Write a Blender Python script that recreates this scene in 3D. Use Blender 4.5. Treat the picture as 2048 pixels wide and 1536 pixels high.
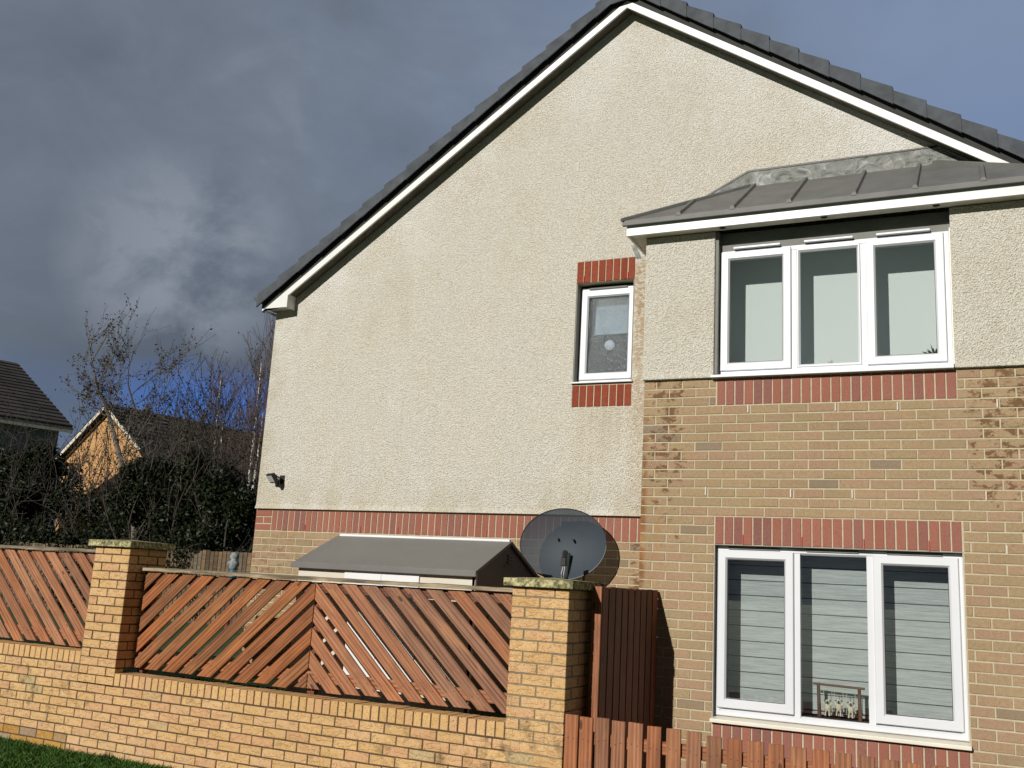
import bpy, bmesh, math, random
from mathutils import Vector, Matrix
random.seed(7)
sc = bpy.context.scene
for o in list(bpy.data.objects): bpy.data.objects.remove(o, do_unlink=True)
col = sc.collection
R = math.radians

# ------------------------------------------------------------------ camera
YAW, PITCH, ROLL, FPX = -0.44858, 0.20332, 0.055928, 1961.25
CAM = Vector((1.90352, -7.83095, -0.42100))
fw = Vector((math.sin(YAW)*math.cos(PITCH), math.cos(YAW)*math.cos(PITCH), math.sin(PITCH)))
r0 = Vector((math.cos(YAW), -math.sin(YAW), 0)); u0 = r0.cross(fw)
rr = r0*math.cos(ROLL) + u0*math.sin(ROLL); uu = -r0*math.sin(ROLL) + u0*math.cos(ROLL)
cd = bpy.data.cameras.new('camera'); cam = bpy.data.objects.new('camera', cd); col.objects.link(cam)
cam.matrix_world = Matrix(((rr.x, uu.x, -fw.x, CAM.x), (rr.y, uu.y, -fw.y, CAM.y), (rr.z, uu.z, -fw.z, CAM.z), (0, 0, 0, 1)))
cd.sensor_width = 36; cd.lens = FPX/2048*36; cd.clip_start = .05; cd.clip_end = 3000
sc.camera = cam
sc.render.resolution_x, sc.render.resolution_y = 1024, 768
sc.view_settings.view_transform = 'Standard'; sc.view_settings.look = 'None'
sc.view_settings.exposure = 0.0; sc.view_settings.gamma = 1.0

# ------------------------------------------------------------------ sun
SUN = Vector((.24, 1.0, -.45)).normalized()          # direction the light travels
sl = bpy.data.lights.new('sun', 'SUN'); sl.energy = 4.5; sl.angle = R(.5); sl.color = (1, .955, .88)
so = bpy.data.objects.new('sun', sl); col.objects.link(so)
so.rotation_euler = SUN.to_track_quat('-Z', 'Y').to_euler(); so.location = (-6, -12, 9)
sun_el = math.asin(-SUN.z); sun_az = math.atan2(-SUN.x, -SUN.y)

# ------------------------------------------------------------------ node helper
class NT:
    def __init__(s, tree): s.t = tree; s.n = tree.nodes; s.l = tree.links
    def add(s, typ, **kw):
        n = s.n.new(typ); ins = kw.pop('ins', {})
        for k, v in kw.items(): setattr(n, k, v)
        for k, v in ins.items(): s.put(n, k, v)
        return n
    def put(s, n, k, v):
        if isinstance(v, bpy.types.NodeSocket): s.l.new(v, n.inputs[k])
        else: n.inputs[k].default_value = v
    def math(s, op, a, b=0.0, c=None, clamp=False):
        n = s.add('ShaderNodeMath', operation=op, use_clamp=clamp); s.put(n, 0, a); s.put(n, 1, b)
        if c is not None: s.put(n, 2, c)
        return n.outputs[0]
    def vmath(s, op, a, b=None):
        n = s.add('ShaderNodeVectorMath', operation=op); s.put(n, 0, a)
        if b is not None: s.put(n, 1, b)
        return n.outputs['Value'] if op in ('DOT_PRODUCT', 'LENGTH', 'DISTANCE') else n.outputs[0]
    def mix(s, f, a, b, mode='MIX'):
        n = s.add('ShaderNodeMix', data_type='RGBA', blend_type=mode)
        s.put(n, 0, f); s.put(n, 6, a); s.put(n, 7, b); return n.outputs[2]
    def ramp(s, f, stops, interp='LINEAR'):
        n = s.add('ShaderNodeValToRGB'); cr = n.color_ramp; cr.interpolation = interp
        while len(cr.elements) < len(stops): cr.elements.new(.5)
        for e, (p, c) in zip(cr.elements, stops):
            e.position = p; e.color = c if len(c) == 4 else (*c, 1)
        s.put(n, 0, f); return n.outputs[0]
    def mr(s, v, a, b, c=0.0, d=1.0):
        n = s.add('ShaderNodeMapRange'); s.put(n, 0, v); s.put(n, 1, a); s.put(n, 2, b); s.put(n, 3, c); s.put(n, 4, d); return n.outputs[0]
    def noise(s, vec, scale, detail=3, rough=.55, dist=0.0):
        n = s.add('ShaderNodeTexNoise'); s.put(n, 'Vector', vec); s.put(n, 'Scale', scale); s.put(n, 'Detail', detail)
        s.put(n, 'Roughness', rough); s.put(n, 'Distortion', dist); return n.outputs[0]
    def vor(s, vec, scale, feature='F1', out=0):
        n = s.add('ShaderNodeTexVoronoi', feature=feature); s.put(n, 'Vector', vec); s.put(n, 'Scale', scale); return n.outputs[out]
    def map(s, vec, scale=(1, 1, 1), loc=(0, 0, 0)):
        n = s.add('ShaderNodeMapping'); s.put(n, 'Vector', vec); s.put(n, 'Scale', scale); s.put(n, 'Location', loc); return n.outputs[0]
    def bump(s, h, strength, dist, nrm=None):
        n = s.add('ShaderNodeBump'); s.put(n, 'Height', h); s.put(n, 'Strength', strength); s.put(n, 'Distance', dist)
        if nrm is not None: s.put(n, 'Normal', nrm)
        return n.outputs[0]
    def sep(s, v):
        n = s.add('ShaderNodeSeparateXYZ'); s.put(n, 0, v); return n.outputs

def newmat(name):
    m = bpy.data.materials.new(name); m.use_nodes = True
    t = NT(m.node_tree); b = m.node_tree.nodes['Principled BSDF']
    return m, t, b
def world_pos(t): return t.add('ShaderNodeNewGeometry').outputs['Position']
def island(t): return t.add('ShaderNodeNewGeometry').outputs['Random Per Island']
def band(t, v, c, w):      # 1 inside |v-c|<w, soft edge
    return t.mr(t.math('ABSOLUTE', t.math('SUBTRACT', v, c)), w*.35, w, 1, 0)

def simple(name, c, rough=.6, var=.15, nscale=8, bump=0, bscale=60, metal=0, spec=.5):
    m, t, b = newmat(name); p = world_pos(t)
    n = t.noise(p, nscale, 5, .6)
    lo = tuple(x*(1-var) for x in c); hi = tuple(min(1, x*(1+var)) for x in c)
    t.put(b, 'Base Color', t.ramp(n, [(.3, lo), (.7, hi)])); t.put(b, 'Roughness', rough); t.put(b, 'Metallic', metal)
    t.put(b, 'Specular IOR Level', spec)
    if bump: t.put(b, 'Normal', t.bump(t.noise(p, bscale, 4), bump, .004))
    return m

def m_render():
    m, t, b = newmat('roughcast_render'); p = world_pos(t); x, y, z = t.sep(p)
    warp = t.noise(p, 9, 3)
    pw = t.add('ShaderNodeMix', data_type='VECTOR', ins={0: .012, 4: p}); t.put(pw, 5, t.add('ShaderNodeTexNoise', ins={'Vector': p, 'Scale': 40.0}).outputs[1])
    v1 = t.vor(pw.outputs[1], 95, 'SMOOTH_F1'); n1 = t.noise(p, 120, 3, .65); n2 = t.noise(p, 62, 2, .5)
    h = t.math('ADD', t.math('MULTIPLY', v1, -.9), t.math('ADD', t.math('MULTIPLY', n1, 1.0), t.math('MULTIPLY', n2, .7)))
    t.put(b, 'Normal', t.bump(h, 1.0, .0155))
    big = t.noise(p, .75, 5, .6); mid = t.noise(t.map(p, (1, 1, .45)), 3.2, 5, .65)
    c = t.ramp(t.math('ADD', t.math('MULTIPLY', big, .6), t.math('MULTIPLY', mid, .4)),
               [(.34, (.76, .72, .615)), (.46, (.83, .80, .705)), (.56, (.82, .80, .725)), (.68, (.90, .885, .84))])
    # low spots of the bump height mixed towards brown
    pit = t.mr(h, .30, .56, 1, 0)
    c = t.mix(t.math('MULTIPLY', pit, .45), c, (.46, .40, .29, 1))
    # rain-washed pale zone under the left rake, pink-brown centre
    rake = t.math('SUBTRACT', t.math('SUBTRACT', 5.36, t.math('MULTIPLY', t.math('ABSOLUTE', t.math('ADD', x, 1.05)), .695)), z)
    pale = t.math('MULTIPLY', t.mr(rake, .1, 1.1, 1, 0), t.mr(t.noise(p, 1.7, 4), .4, .62))
    c = t.mix(t.math('MULTIPLY', pale, .7), c, (.90, .895, .875, 1))
    # algae: foot of the gable, left corner, strip beside the bay
    foot = t.math('MULTIPLY', t.mr(z, .24, .62, 1, 0), t.mr(t.noise(t.map(p, (1, 1, .6)), 5, 4), .42, .6))
    lc = t.math('MULTIPLY', t.mr(x, -5.22, -4.95, 1, 0), t.mr(t.noise(p, 4, 4), .35, .6))
    c = t.mix(t.math('MULTIPLY', t.math('MAXIMUM', foot, lc), .4), c, (.50, .43, .25, 1))
    strip = t.math('MULTIPLY', band(t, x, -.87, .16), t.mr(z, .9, 2.5, .35, 1))
    strip = t.math('MULTIPLY', strip, t.mr(t.noise(p, 26, 4, .7), .4, .56))
    strip = t.math('MULTIPLY', strip, t.math('MULTIPLY', t.mr(y, .3, .5), t.mr(z, 2.75, 2.6)))
    c = t.mix(t.math('MULTIPLY', strip, .8), c, (.42, .24, .08, 1))
    fine = t.noise(p, 150, 3)
    c = t.mix(.22, c, t.ramp(fine, [(.3, (.3, .28, .24)), (.7, (1, 1, 1))]), 'MULTIPLY')
    under = t.math('MULTIPLY', t.math('MULTIPLY', band(t, x, -1.27, .34), t.mr(z, .45, 1.30)), t.math('MULTIPLY', t.mr(z, 1.4, 1.3), t.mr(t.noise(t.map(p, (14, 1, .5)), 1.6, 3), .45, .62)))
    c = t.mix(t.math('MULTIPLY', under, .4), c, (.50, .43, .30, 1))
    # rain streaks and greenish patches in the middle of the gable
    st = t.noise(t.map(p, (5, 5, .8)), 2.0, 5, .65); c = t.mix(t.mr(st, .54, .72, 0, .18), c, (.52, .46, .34, 1))
    sp = t.math('MULTIPLY', t.mr(t.noise(p, 16, 4, .7), .58, .70), t.mr(t.noise(p, 1.1, 3), .46, .6)); c = t.mix(t.math('MULTIPLY', sp, .4), c, (.50, .42, .22, 1))
    t.put(b, 'Base Color', c); t.put(b, 'Roughness', .92); t.put(b, 'Specular IOR Level', .15)
    return m

def m_brick(name, stops, bumpk=.5, wavy=False, stain=None, speck=(.25, .1, .05), pits=0.0):
    m, t, b = newmat(name); p = world_pos(t); r = island(t); x, y, z = t.sep(p)
    c = t.ramp(r, stops)
    n = t.noise(p, 38, 5, .7); n2 = t.noise(p, 150, 3, .7)
    c = t.mix(t.mr(n, .42, .72, 0, .55), c, speck + (1,))
    c = t.mix(.75, c, t.ramp(n2, [(.28, (.42, .39, .36)), (.58, (1.05, 1.05, 1.05))]), 'MULTIPLY')
    big = t.noise(p, 1.6, 4); c = t.mix(.5, c, t.ramp(big, [(.3, (.8, .78, .74)), (.65, (1, 1, 1))]), 'MULTIPLY')
    h = t.math('ADD', t.math('MULTIPLY', n, .5), t.math('MULTIPLY', n2, .5))
    if wavy:
        off = t.math('MULTIPLY', r, 37.0)
        cmb = t.add('ShaderNodeCombineXYZ'); t.put(cmb, 0, off); t.put(cmb, 2, off)
        q = t.vmath('ADD', t.map(p, (1, 1, 3.2)), cmb.outputs[0])
        w = t.noise(q, 7.5, 2, .5, .6)
        ln = t.mr(t.math('ABSOLUTE', t.math('SUBTRACT', w, .5)), 0, .022, 1, 0)
        ln2 = t.mr(t.math('ABSOLUTE', t.math('SUBTRACT', w, .60)), 0, .018, 1, 0)
        ln = t.math('MAXIMUM', ln, ln2)
        h = t.math('ADD', t.math('MULTIPLY', h, .5), t.math('MULTIPLY', t.mr(w, .5, .53), .8))
        c = t.mix(t.math('MULTIPLY', ln, .55), c, (.34, .155, .04, 1))
    if pits:
        pv = t.vor(p, 55); pm = t.math('MULTIPLY', t.mr(pv, .16, .22, 1, 0), t.mr(t.noise(p, 12), .48, .55))
        c = t.mix(t.math('MULTIPLY', pm, pits), c, (.09, .03, .012, 1))
    if stain: c = stain(t, p, x, y, z, c)
    t.put(b, 'Base Color', c); t.put(b, 'Roughness', .88); t.put(b, 'Specular IOR Level', .2)
    t.put(b, 'Normal', t.bump(h, bumpk, .006)); return m

def rust_stain(t, p, x, y, z, c):
    blot = t.noise(t.map(p, (.8, 1, 1.3)), 11, 6, .72, .15)
    wob = t.math('MULTIPLY', t.math('SUBTRACT', t.noise(p, 2.2, 2), .5), .3)
    xx = t.math('ADD', x, wob)
    col1 = t.math('MULTIPLY', band(t, xx, -.42, .30), t.mr(z, -.4, .7, .25, 1))
    col2 = t.math('MULTIPLY', t.mr(xx, 1.72, 1.98), t.mr(z, -.35, .6, .0, 1))
    col2 = t.math('MULTIPLY', col2, t.mr(xx, 2.25, 2.5, 1, .4))
    g = t.math('MULTIPLY', t.math('ADD', x, .98), 1.0)
    col3 = t.math('MULTIPLY', band(t, x, -.80, .28), t.mr(y, .4, .6))
    k = t.math('MAXIMUM', t.math('MAXIMUM', col1, col2), col3)
    thr = t.math('SUBTRACT', .70, t.math('MULTIPLY', k, .21))
    f = t.mr(t.math('SUBTRACT', blot, thr), 0, .06)
    f = t.math('MULTIPLY', f, t.mr(k, .05, .3))
    c = t.mix(t.math('MULTIPLY', f, .75), c, (.10, .040, .012, 1))
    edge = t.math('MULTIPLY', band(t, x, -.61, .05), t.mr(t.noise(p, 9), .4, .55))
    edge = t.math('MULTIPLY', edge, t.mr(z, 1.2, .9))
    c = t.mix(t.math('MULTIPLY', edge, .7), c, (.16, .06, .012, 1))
    orange = t.math('MULTIPLY', band(t, x, -.58, .16), t.mr(t.noise(p, 6), .48, .62))
    orange = t.math('MULTIPLY', orange, t.mr(z, .5, 0))
    c = t.mix(t.math('MULTIPLY', orange, .6), c, (.36, .15, .025, 1))
    lc = t.math('MULTIPLY', t.math('MULTIPLY', t.mr(x, -4.3, -5.2), t.mr(z, .15, -.15)), t.mr(blot, .5, .62))
    return t.mix(t.math('MULTIPLY', lc, .7), c, (.10, .055, .018, 1))

def mould_stain(t, p, x, y, z, c):
    blot = t.noise(t.map(p, (1, 1, .7)), 9, 5, .7)
    f = t.math('MULTIPLY', t.mr(blot, .52, .68), t.mr(t.noise(p, 1.3, 2), .42, .58))
    f = t.math('MULTIPLY', f, band(t, z, -1.50, .42))
    c = t.mix(t.math('MULTIPLY', f, .8), c, (.10, .075, .04, 1))
    g = t.math('MULTIPLY', t.mr(z, -1.75, -2.1), t.mr(blot, .45, .65))
    return t.mix(t.math('MULTIPLY', g, .35), c, (.45, .42, .36, 1))

def m_wood(name, lo, hi, dark, rough=.62, grain=1.0, knots=True, spec=.35):
    m, t, b = newmat(name)
    tc = t.add('ShaderNodeTexCoord'); oi = t.add('ShaderNodeObjectInfo'); isl = island(t)
    rnd = t.math('ADD', oi.outputs['Random'], isl)
    cmb = t.add('ShaderNodeCombineXYZ'); t.put(cmb, 0, t.math('MULTIPLY', rnd, 31.0)); t.put(cmb, 1, t.math('MULTIPLY', rnd, 17.0))
    p = t.vmath('ADD', tc.outputs['Object'], cmb.outputs[0])
    # knots distort the grain
    kv = t.add('ShaderNodeTexVoronoi'); t.put(kv, 'Vector', t.map(p, (2.6, 6.5, 1))); t.put(kv, 'Scale', 1.15)
    kd = kv.outputs[0]
    g1 = t.noise(t.map(p, (1.1, 46, 46)), 1.6, 4, .6, .3)
    wv = t.add('ShaderNodeTexWave', bands_direction='Y'); t.put(wv, 'Vector', t.map(p, (.5, 6, 1))); t.put(wv, 'Scale', 1.7)
    t.put(wv, 'Distortion', 7.5); t.put(wv, 'Detail', 2.5); t.put(wv, 'Detail Scale', .9)
    ring = t.add('ShaderNodeMath', operation='SINE', ins={0: t.math('MULTIPLY', kd, 60.0)}).outputs[0]
    near = t.mr(kd, .07, .24, 1, 0)
    g = t.math('ADD', t.math('MULTIPLY', g1, .80), t.math('MULTIPLY', wv.outputs[1], .17))
    g = t.math('ADD', g, t.math('MULTIPLY', t.math('MULTIPLY', ring, near), .12))
    c = t.ramp(g, [(.24, dark), (.40, lo), (.66, hi)])
    tone = t.ramp(t.math('FRACT', t.math('MULTIPLY', rnd, 5.3)), [(0, (.58, .55, .55)), (.2, (.80, .84, .92)), (.42, (1.12, 1.1, 1.05)), (.6, (.92, .72, .55)), (.8, (1.15, .98, .8)), (1, (.75, .68, .66))])
    c = t.mix(.9, c, tone, 'MULTIPLY')
    patchy = t.noise(t.map(p, (1.4, 5, 1)), 1.6, 4, .6, .6)
    c = t.mix(t.mr(patchy, .52, .70, 0, .5), c, tuple(x*.62 for x in lo) + (1,))
    c = t.mix(t.mr(patchy, .44, .30, 0, .45), c, (min(1, hi[0]*1.12), hi[1]*1.05, hi[2]*.85, 1))
    if knots:
        kn = t.mr(kd, .05, .115, 1, 0)
        c = t.mix(t.math('MULTIPLY', kn, .8), c, tuple(x*.28 for x in dark) + (1,))
    blot = t.noise(p, 5, 4, .6); c = t.mix(.5, c, t.ramp(blot, [(.3, (.7, .68, .66)), (.65, (1, 1, 1))]), 'MULTIPLY')
    t.put(b, 'Base Color', c); t.put(b, 'Roughness', rough); t.put(b, 'Specular IOR Level', spec)
    t.put(b, 'Normal', t.bump(g1, .35*grain, .004)); return m

def m_stone():
    m, t, b = newmat('lichen_stone'); p = world_pos(t)
    v = t.vor(p, 42); n = t.noise(p, 24, 5, .7)
    c = t.ramp(n, [(.32, (.035, .035, .018)), (.47, (.20, .19, .10)), (.56, (.42, .38, .17)), (.68, (.62, .58, .40))])
    t.put(b, 'Base Color', c); t.put(b, 'Roughness', .95)
    t.put(b, 'Normal', t.bump(t.math('ADD', n, v), .9, .012)); return m

def m_glass(name='window_glass', tint=(.965, .98, .975), rough=0.0, obscure=False):
    m, t, b = newmat(name); out = t.n['Material Output']; t.n.remove(b)
    tr = t.add('ShaderNodeBsdfTransparent', ins={'Color': (*tint, 1)})
    gl = t.add('ShaderNodeBsdfGlossy', ins={'Roughness': rough, 'Color': (1, 1, 1, 1)})
    geo = t.add('ShaderNodeNewGeometry'); nrm_ = geo.outputs['Normal']
    if obscure:
        p = world_pos(t); h = t.math('ADD', t.noise(t.map(p, (1, 1, .6)), 90, 2), t.vor(p, 70))
        nb = t.bump(h, .9, .01); t.put(gl, 'Normal', nb); nrm_ = nb
        df = t.add('ShaderNodeBsdfDiffuse', ins={'Color': (.55, .62, .66, 1), 'Normal': nb})
        spk = t.mr(t.noise(t.map(p, (1, 1, .35)), 120, 3, .8), .55, .68, .05, .55)
        mx0 = t.add('ShaderNodeMixShader'); t.put(mx0, 0, spk); t.l.new(tr.outputs[0], mx0.inputs[1]); t.l.new(df.outputs[0], mx0.inputs[2])
        tr = mx0
    cosv = t.math('ABSOLUTE', t.vmath('DOT_PRODUCT', geo.outputs['Incoming'], nrm_))
    frs = t.math('ADD', .10, t.math('MULTIPLY', t.math('POWER', t.math('SUBTRACT', 1.0, cosv, clamp=True), 5.0), .95))
    mx = t.add('ShaderNodeMixShader'); t.put(mx, 0, frs); t.l.new(tr.outputs[0], mx.inputs[1]); t.l.new(gl.outputs[0], mx.inputs[2])
    t.l.new(mx.outputs[0], out.inputs[0]); return m

def m_mesh_dish():
    m, t, b = newmat('perforated_grey_steel'); out = t.n['Material Output']
    t.put(b, 'Base Color', (.035, .050, .066, 1)); t.put(b, 'Roughness', .6); t.put(b, 'Specular IOR Level', .3)
    tr = t.add('ShaderNodeBsdfTransparent', ins={'Color': (1, 1, 1, 1)})
    mx = t.add('ShaderNodeMixShader', ins={0: .10}); t.l.new(b.outputs[0], mx.inputs[1]); t.l.new(tr.outputs[0], mx.inputs[2])
    t.l.new(mx.outputs[0], out.inputs[0]); return m

def m_leaf(name, a, b2, rough=.5):
    m, t, b = newmat(name); r = island(t)
    t.put(b, 'Base Color', t.ramp(r, [(0, a), (1, b2)])); t.put(b, 'Roughness', rough); t.put(b, 'Specular IOR Level', .18)
    return m

def m_lead():
    m, t, b = newmat('lead_flashing'); p = world_pos(t)
    w = t.noise(t.map(p, (1, 1, 1.6)), 5.5, 4, .55, 2.2); n = t.noise(p, 30, 4, .6, .8)
    c = t.ramp(w, [(.30, (.05, .055, .045)), (.42, (.14, .15, .135)), (.56, (.19, .20, .185)), (.72, (.36, .37, .37))])
    t.put(b, 'Base Color', c); t.put(b, 'Roughness', .55); t.put(b, 'Normal', t.bump(t.math('ADD', w, t.math('MULTIPLY', n, .15)), .9, .025)); return m

def m_blind(name, base, streak=0.0):
    m, t, b = newmat(name); p = world_pos(t)
    n = t.noise(t.map(p, (2.5, 2.5, 60)), 2.2, 4, .65)
    lo = tuple(x*(1-streak) for x in base)
    t.put(b, 'Base Color', t.ramp(n, [(.35, lo), (.65, base)])); t.put(b, 'Roughness', .9); return m

def m_rooftile(name, a, c2):
    m, t, b = newmat(name); p = world_pos(t); r = island(t)
    c = t.ramp(r, [(0, a), (1, c2)]); n = t.noise(p, 7, 5, .7)
    c = t.mix(t.mr(n, .58, .7, 0, .6), c, (.12, .12, .1, 1))
    t.put(b, 'Base Color', c); t.put(b, 'Roughness', .8); t.put(b, 'Normal', t.bump(t.noise(p, 60), .3, .005)); return m

def m_grass_ground():
    m, t, b = newmat('lawn_soil'); p = world_pos(t)
    n = t.noise(p, 14, 6, .7); c = t.ramp(n, [(.3, (.010, .022, .006)), (.5, (.03, .07, .014)), (.72, (.07, .12, .03))])
    t.put(b, 'Base Color', c); t.put(b, 'Roughness', .95); t.put(b, 'Normal', t.bump(n, 1, .03)); return m

M = {}
M['render'] = m_render()
M['mortar_buff'] = simple('buff_mortar', (.46, .405, .285), .95, .12, 20, .4)
M['mortar_dark'] = simple('dark_mortar', (.085, .05, .026), .95, .3, 20, .4)
M['mortar_grey'] = simple('grey_mortar', (.20, .165, .105), .95, .25, 20, .4)
M['buff'] = m_brick('buff_brick', [(0, (.36, .275, .165)), (.3, (.395, .295, .175)), (.55, (.41, .29, .178)), (.86, (.39, .262, .172)), (.97, (.36, .27, .16)), (.985, (.26, .21, .15)), (1, (.29, .23, .165))], .55, stain=rust_stain, speck=(.27, .175, .10))
M['red'] = m_brick('red_brick', [(0, (.30, .115, .082)), (.4, (.35, .145, .108)), (.75, (.31, .135, .108)), (1, (.23, .11, .10))], .7, speck=(.36, .15, .09), pits=.4)
M['redrust'] = m_brick('red_brick_gable', [(0, (.25, .055, .03)), (1, (.30, .075, .04))], .7, speck=(.16, .035, .02))
M['yellow'] = m_brick('yellow_brick', [(0, (.60, .40, .19)), (.4, (.68, .465, .23)), (.7, (.66, .44, .245)), (.94, (.61, .37, .20)), (1, (.50, .41, .23))], .7, wavy=True, stain=mould_stain, speck=(.56, .29, .09), pits=.5)
M['yellow_dot'] = m_brick('yellow_coping_brick', [(0, (.60, .39, .17)), (.5, (.68, .45, .21)), (1, (.60, .37, .20))], .5, speck=(.55, .28, .10), pits=.95)
M['lichen_brick'] = m_brick('lichen_brick', [(0, (.26, .10, .065)), (.35, (.50, .27, .04)), (.6, (.42, .20, .03)), (.8, (.33, .25, .15)), (1, (.28, .12, .09))], .8, speck=(.5, .44, .3))
M['cream'] = simple('stained_white_plastic', (.70, .665, .56), .4, .06, 5)
M['upvc'] = simple('white_plastic', (.63, .65, .685), .4, .025, 4, spec=.5)
M['white'] = simple('white_board', (.69, .70, .685), .4, .05, 6)
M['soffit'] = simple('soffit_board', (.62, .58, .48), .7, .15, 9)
M['shadesoffit'] = simple('shade_toned_soffit', (.10, .09, .065), .85, .3, 12)  # rake soffit: the shadow under the rake is put into this dark brown
M['undercloak'] = simple('undercloak', (.04, .04, .038), .9)
M['verge'] = simple('grey_verge_cap', (.078, .086, .098), .85, .3, 6, .25, 30, spec=.2)
M['tile'] = m_rooftile('dark_grey_tile', (.06, .062, .066), (.08, .08, .085))
M['canopy'] = simple('grey_canopy_tile', (.125, .126, .118), .6, .16, 5, .3, 80)
M['lead'] = m_lead()
M['greytrim'] = simple('grey_trim', (.17, .17, .155), .7, .12, 9)
M['rubber'] = simple('black_gasket', (.012, .012, .014), .5, .1)
M['void'] = simple('dark_interior', (.02, .021, .023), .9, .1)
M['room'] = simple('room_wall', (.62, .64, .62), .9, .1)
M['glass'] = m_glass()
M['glass_obscure'] = m_glass('obscure_glass', (.75, .80, .84), .12, True)
M['stone'] = m_stone()
M['wood_orange'] = m_wood('orange_stained_wood', (.22, .078, .024), (.40, .165, .060), (.085, .026, .008))
M['wood_pink'] = m_wood('pinkish_weathered_wood', (.27, .118, .060), (.43, .215, .120), (.11, .042, .020))
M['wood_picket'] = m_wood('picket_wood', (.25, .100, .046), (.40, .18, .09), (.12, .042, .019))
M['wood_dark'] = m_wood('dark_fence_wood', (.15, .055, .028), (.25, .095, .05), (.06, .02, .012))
M['wood_back'] = m_wood('old_fence_wood', (.10, .075, .05), (.21, .165, .11), (.04, .028, .018), .85)
M['wood_grey'] = m_wood('grey_weathered_rail', (.20, .175, .12), (.48, .43, .33), (.05, .042, .028), .85, 1.6, False)
M['shed_roof'] = simple('shed_roof_plastic', (.150, .142, .135), .42, .1, 2.2, .15, 120)
M['shed_wall'] = simple('shed_wall_plastic', (.60, .56, .47), .5, .04, 4)
M['shed_side_shade'] = simple('shed_gable_shade_plastic', (.10, .085, .08), .5, .08, 4)  # right gable faces away from the sun; its shade is in the colour
M['shed_door'] = simple('shed_door_plastic', (.72, .73, .74), .4, .03, 4)
M['dish'] = m_mesh_dish()
M['darksteel'] = simple('dark_steel', (.03, .036, .042), .4, .15, 10)
M['black'] = simple('black_plastic', (.012, .012, .013), .35, .1)
M['lens'] = simple('lamp_lens', (.45, .47, .48), .2, .1)
M['blind_white'] = m_blind('white_roller_blind', (.64, .69, .69))
M['blind_grey'] = m_blind('grey_striped_blind', (.46, .50, .50), .3)
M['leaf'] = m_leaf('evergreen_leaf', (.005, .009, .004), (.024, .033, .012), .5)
M['leaf_dry'] = m_leaf('dry_leaf', (.02, .018, .009), (.05, .035, .018), .7)
M['bark'] = simple('grey_bark', (.13, .112, .092), .85, .4, 12)
M['bark_dark'] = simple('brown_bark', (.05, .04, .032), .85, .4, 12)
M['birch'] = simple('birch_bark', (.62, .60, .55), .8, .35, 9)
M['birch_twig'] = simple('birch_twig', (.10, .065, .05), .8, .3, 9)
M['ground'] = m_grass_ground()
M['grass'] = m_leaf('grass_blade', (.015, .045, .008), (.07, .15, .022), .55)
M['concrete'] = simple('concrete_path', (.20, .19, .17), .95, .25, 5, .4)
M['nb_brick'] = m_brick('neighbour_orange_brick', [(0, (.50, .28, .11)), (1, (.60, .36, .17))], .3, speck=(.5, .26, .1))
M['nb_tile'] = m_rooftile('neighbour_brown_tile', (.022, .018, .015), (.05, .04, .034))
M['nb_wall'] = simple('neighbour_pale_render', (.34, .33, .32), .9, .12, 3)
M['wood_ornament'] = m_wood('rustic_stick', (.10, .05, .035), (.17, .09, .06), (.04, .02, .015))
M['rope'] = simple('pale_string', (.5, .43, .3), .9)
M['wool'] = simple('cream_wool', (.62, .57, .45), .95, .15, 90, .8, 200)
M['face'] = simple('dark_face', (.03, .028, .026), .8)
M['blue'] = simple('blue_glaze', (.05, .17, .27), .4, .5, 25)
M['greystone'] = simple('grey_figure_stone', (.23, .25, .25), .8, .4, 25)
M['nail'] = simple('rusty_nail', (.02, .008, .004), .7)
M['weepw'] = simple('white_vent_plastic', (.70, .68, .60), .5)
M['weepr'] = simple('red_vent_plastic', (.40, .05, .02), .5)

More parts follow.
